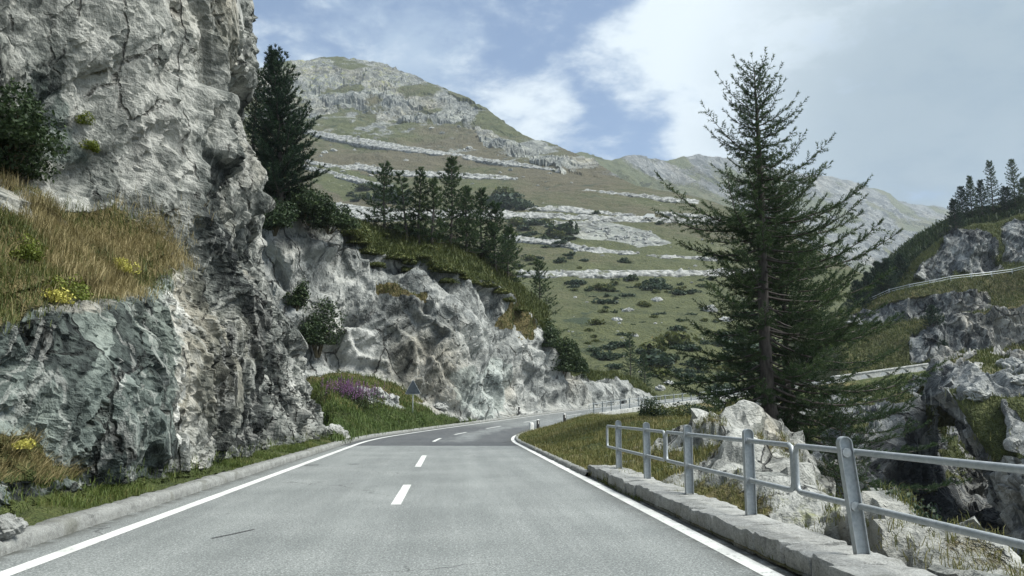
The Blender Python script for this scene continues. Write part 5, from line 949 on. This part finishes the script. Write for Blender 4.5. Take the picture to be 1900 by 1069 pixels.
cover('grass', BANK, bw_ * (BS > 14) * (BS < 60) * np.where(BS < 30, 1.6, 1.0), 80000, .17, .016, 1.3, L_KNOLL, 'yellow green grass on the bank inside the bend', .08)
cover('grass', BANK, bw_ * (BS < 18), 12000, .12, .008, 1.3, L_KNOLL, 'short dry grass between the rocks behind the near wall', .05)
cover('heath', NSL, (1 - NSRK) * 1.0, 24000, .42, .055, 1.3, L_JUNI, 'olive scrub covering the slope right of the gorge', .2)
pxu, pyu, _ = PR(GUP); cover('heath', GUP, (GRR < 7.4) * (np.abs(GRR - 5.5) > .6) * (pxu > 1560) * (pxu < 2000) * (GVEG > .5), 26000, .6, .12, 1.2, L_JUNI, 'short heath on the terraces of the right slope', .3)
cover('heath', GUP, (GRR > 7.6) * (GRR < 9.5) * (pxu > 1600) * (pxu < 2000), 22000, 1.2, .22, 1.2, L_BUSH, 'dark heath on top of the right hand crag', .5)
cover('heath', GLOW, (GLV > .5) * 1.0, 16000, .6, .10, 1.2, L_JUNI, 'olive scrub hanging over the gorge wall', .3)
sw = rp(np.arange(0, 17, .02), 3.44 + 0 * np.arange(0, 17, .02), 0.0)[:, None] + np.zeros((1, 2, 1)); sw[:, 1, 0] += .02
cover('grass', sw, ((fbm(sw, 1.3, 3, s=6) > .35) * 1.0), 500, .09, .007, 1.2, L_GRASS, 'weeds in the joint along the near wall', .02)

# ------------------------------------------------------------------ boulders and far shrubs, each one a thing of its own
def boulder_mesh(seed, flat=.65):
    g = 22; th = np.linspace(0, math.pi, g)[:, None]; ph = np.linspace(0, 2 * math.pi, g * 2 - 1)[None]; d = np.stack([np.sin(th) * np.cos(ph), np.sin(th) * np.sin(ph), np.cos(th) + 0 * ph], -1); f, c, i = facets(d + seed * 9.1, .75, (1, 1, 1), (0, 0, 0), seed, 1.1); f2, _, _ = facets(d + seed * 5.1, .3, (1, 1, 1), (0, 0, 0), seed + 5)
    return mesh('boulder', d * (1 + .32 * f + .10 * f2)[..., None] * [1.15, .9, flat], grid_faces(g, g * 2 - 1), M_BOULD, None, False)
BM = [boulder_mesh(s, f) for s, f in ((1, .7), (2, .55), (3, .8), (4, .6))]
GB = 'pale boulders strewn over the hillside'
def boulder(P, px, py, r, lab, group=None, k=None):
    k = RNG.integers(0, 4) if k is None else k; p = on(P, px, py); o = ob('boulder', BM[k], None, p - [0, 0, r * .15], label=lab, category='boulder'); o.rotation_euler = (RNG.normal() * .2, RNG.normal() * .2, RNG.uniform(0, 6.28)); o.scale = (r, r, r)
    if group: o['group'] = group
    return o
for px, py, r, lab in [(1166, 572, 1.6, 'largest bright boulder on the green slope below the long embankment'), (1146, 590, 1.4, 'bright flat boulder just below the largest one on the slope'), (1215, 553, 1.6, 'pale rock outcrop up right of the largest slope boulder'), (1176, 618, .9, 'rounded pale boulder above the small lone conifer'), (1320, 572, 2.0, 'pale rock patch left of the larch trunk'), (1345, 590, 1.8, 'pale rock patch low behind the larch branches'), (1226, 716, 1.0, 'pale rock beyond the far bend railing'), (1244, 706, 1.1, 'jagged pale rock above the far bend railing'), (1206, 726, .7, 'yellowish rock left of the jagged one at the far bend')]: boulder(HLS, px, py, r, lab)
n_ = 0
while n_ < 125:
    px, py = RNG.uniform(560, 1420), RNG.uniform(215, 690)
    if py < np.interp(px, RX, RY) + 40 or (px < 1000 and py > 470) or fbm(np.array([[px / 60., py / 30., 0]]), 1, 3, s=77)[0] < -.05: continue
    p = on(HLS, px, py); r = p[1] / 400 * RNG.uniform(.45, 1.25) * (1.25 if py < 330 else .8); boulder(HLS, px, py, r, 'pale boulder lying in the grass of the far hillside', GB); n_ += 1
n_ = 0
while n_ < 70:
    px, py = RNG.uniform(935, 1235), RNG.uniform(402, 452)
    if not pmask(np.array([px]), np.array([py]), [(930, 402), (1110, 408), (1200, 425), (1235, 448), (1180, 452), (1090, 430), (1000, 414)])[0]: continue
    boulder(HLS, px, py, RNG.uniform(.7, 1.5), 'grey block in the scree below the road with the van', 'blocks of the scree below the van'); n_ += 1
for k, (px, py, r, lab) in enumerate([(1872, 672, .7, 'smooth pale boulder on the grass of the right slope'), (1890, 700, .55, 'pale block under the smooth boulder on the right slope'), (1815, 725, .6, 'pale block in the middle of the right slope')]): boulder(NSL, px, py, r, lab)
for px, py, r, lab in [(8, 985, .16, 'pale stone lying by the kerb in the lower left corner')]:
    v = W(px, py, 4.80 * FOC / (837 - px)); k = ob('boulder', BM[int(px) % 4], None, np.array([v[0], v[1], .24]), label=lab, category='stone'); k.scale = (r, r, r)
for px, py, r, lab in [(628, 800, .5, 'block at the right foot of the near cliff, by the kerb'), (606, 812, .4, 'smaller block at the corner of the near cliff foot'), (700, 728, .6, 'pale rock on the meadow right of the fireweed'), (730, 738, .5, 'pale rock on the meadow left of the sign'), (815, 748, .6, 'pale slab right of the sign')]: boulder(HILL2, px, py, r, lab)
SH = [bush('shrub', 200 + k, (1.5, 1.4, 1.0), 9, 420, .22, mt, False) for k, mt in enumerate((L_SCRUB, L_BUSH, L_SCRUB, L_JUNI))]
GS = 'green shrubs dotted over the hillside'; spots = []
zones = [([(905, 356), (950, 352), (995, 385), (960, 392), (915, 385)], 26, 1.5), ([(952, 404), (1010, 408), (1080, 440), (1060, 455), (965, 436)], 34, 1.4), ([(1050, 516), (1320, 512), (1330, 540), (1180, 548), (1060, 535)], 44, 1.2), ([(640, 345), (760, 350), (760, 378), (640, 368)], 22, 1.4), ([(1010, 400), (1130, 470), (1290, 500), (940, 500), (935, 445)], 16, 1.3), ([(1060, 540), (1420, 545), (1420, 690), (1090, 690)], 78, 1.0), ([(1180, 640), (1420, 600), (1420, 735), (1200, 715)], 44, 1.3)]
for poly, cnt, sc in zones:
    a = np.array(poly); k = 0
    while k < cnt:
        px, py = RNG.uniform(a[:, 0].min(), a[:, 0].max()), RNG.uniform(a[:, 1].min(), a[:, 1].max())
        if pmask(np.array([px]), np.array([py]), poly)[0]: spots.append((px, py, sc)); k += 1
for k, (px, py, sc) in enumerate(spots):
    p = on(HLS, px, py) - [0, 0, .3]; s_ = sc * float(RNG.uniform(.5, 1.0) + RNG.exponential(.45)) * max(1, p[1] / 300); s_ = (s_ * float(RNG.uniform(.8, 1.5)), s_, s_ * float(RNG.uniform(.65, 1.1))); src = SH[k % 4]; lab = 'dark green shrub on the grassy hillside below the hairpins'
    o = place(src, p, 0, s_, lab, 'shrub', GS) if k < 4 else copy_thing(src, p, RNG.uniform(0, 6.28), s_, label=lab, group=GS)
for px, py, sc, lab in [(1108, 392, 2.0, 'round dark shrub standing alone on the wall left of the van'), (1223, 411, 2.0, 'round dark shrub just below and right of the van'), (1158, 482, 2.0, 'round shrub on the grass above the long embankment'), (1040, 482, 2.2, 'wide dark shrub left above the long embankment'), (1170, 515, 2.2, 'wide shrub touching the foot of the long embankment')]: copy_thing(SH[1], on(HLS, px, py), 1, sc, label=lab, group='')

# ------------------------------------------------------------------ air between here and the mountains
hz, t = newmat('haze')
t.n('ShaderNodeOutputMaterial', {'Volume': t.n('ShaderNodeVolumePrincipled', {'Color': C4(.80, .90, 1.0), 'Density': 0.00013, 'Anisotropy': .2}).outputs[0]})
m = MB(); m.box((0, 0, 0), (19000, 19000, 1)); v = m.V[0]; v[:, 2] = np.where(v[:, 2] > 0, 900, -60); ob('haze', m.mesh('haze', hz), kind='stuff')
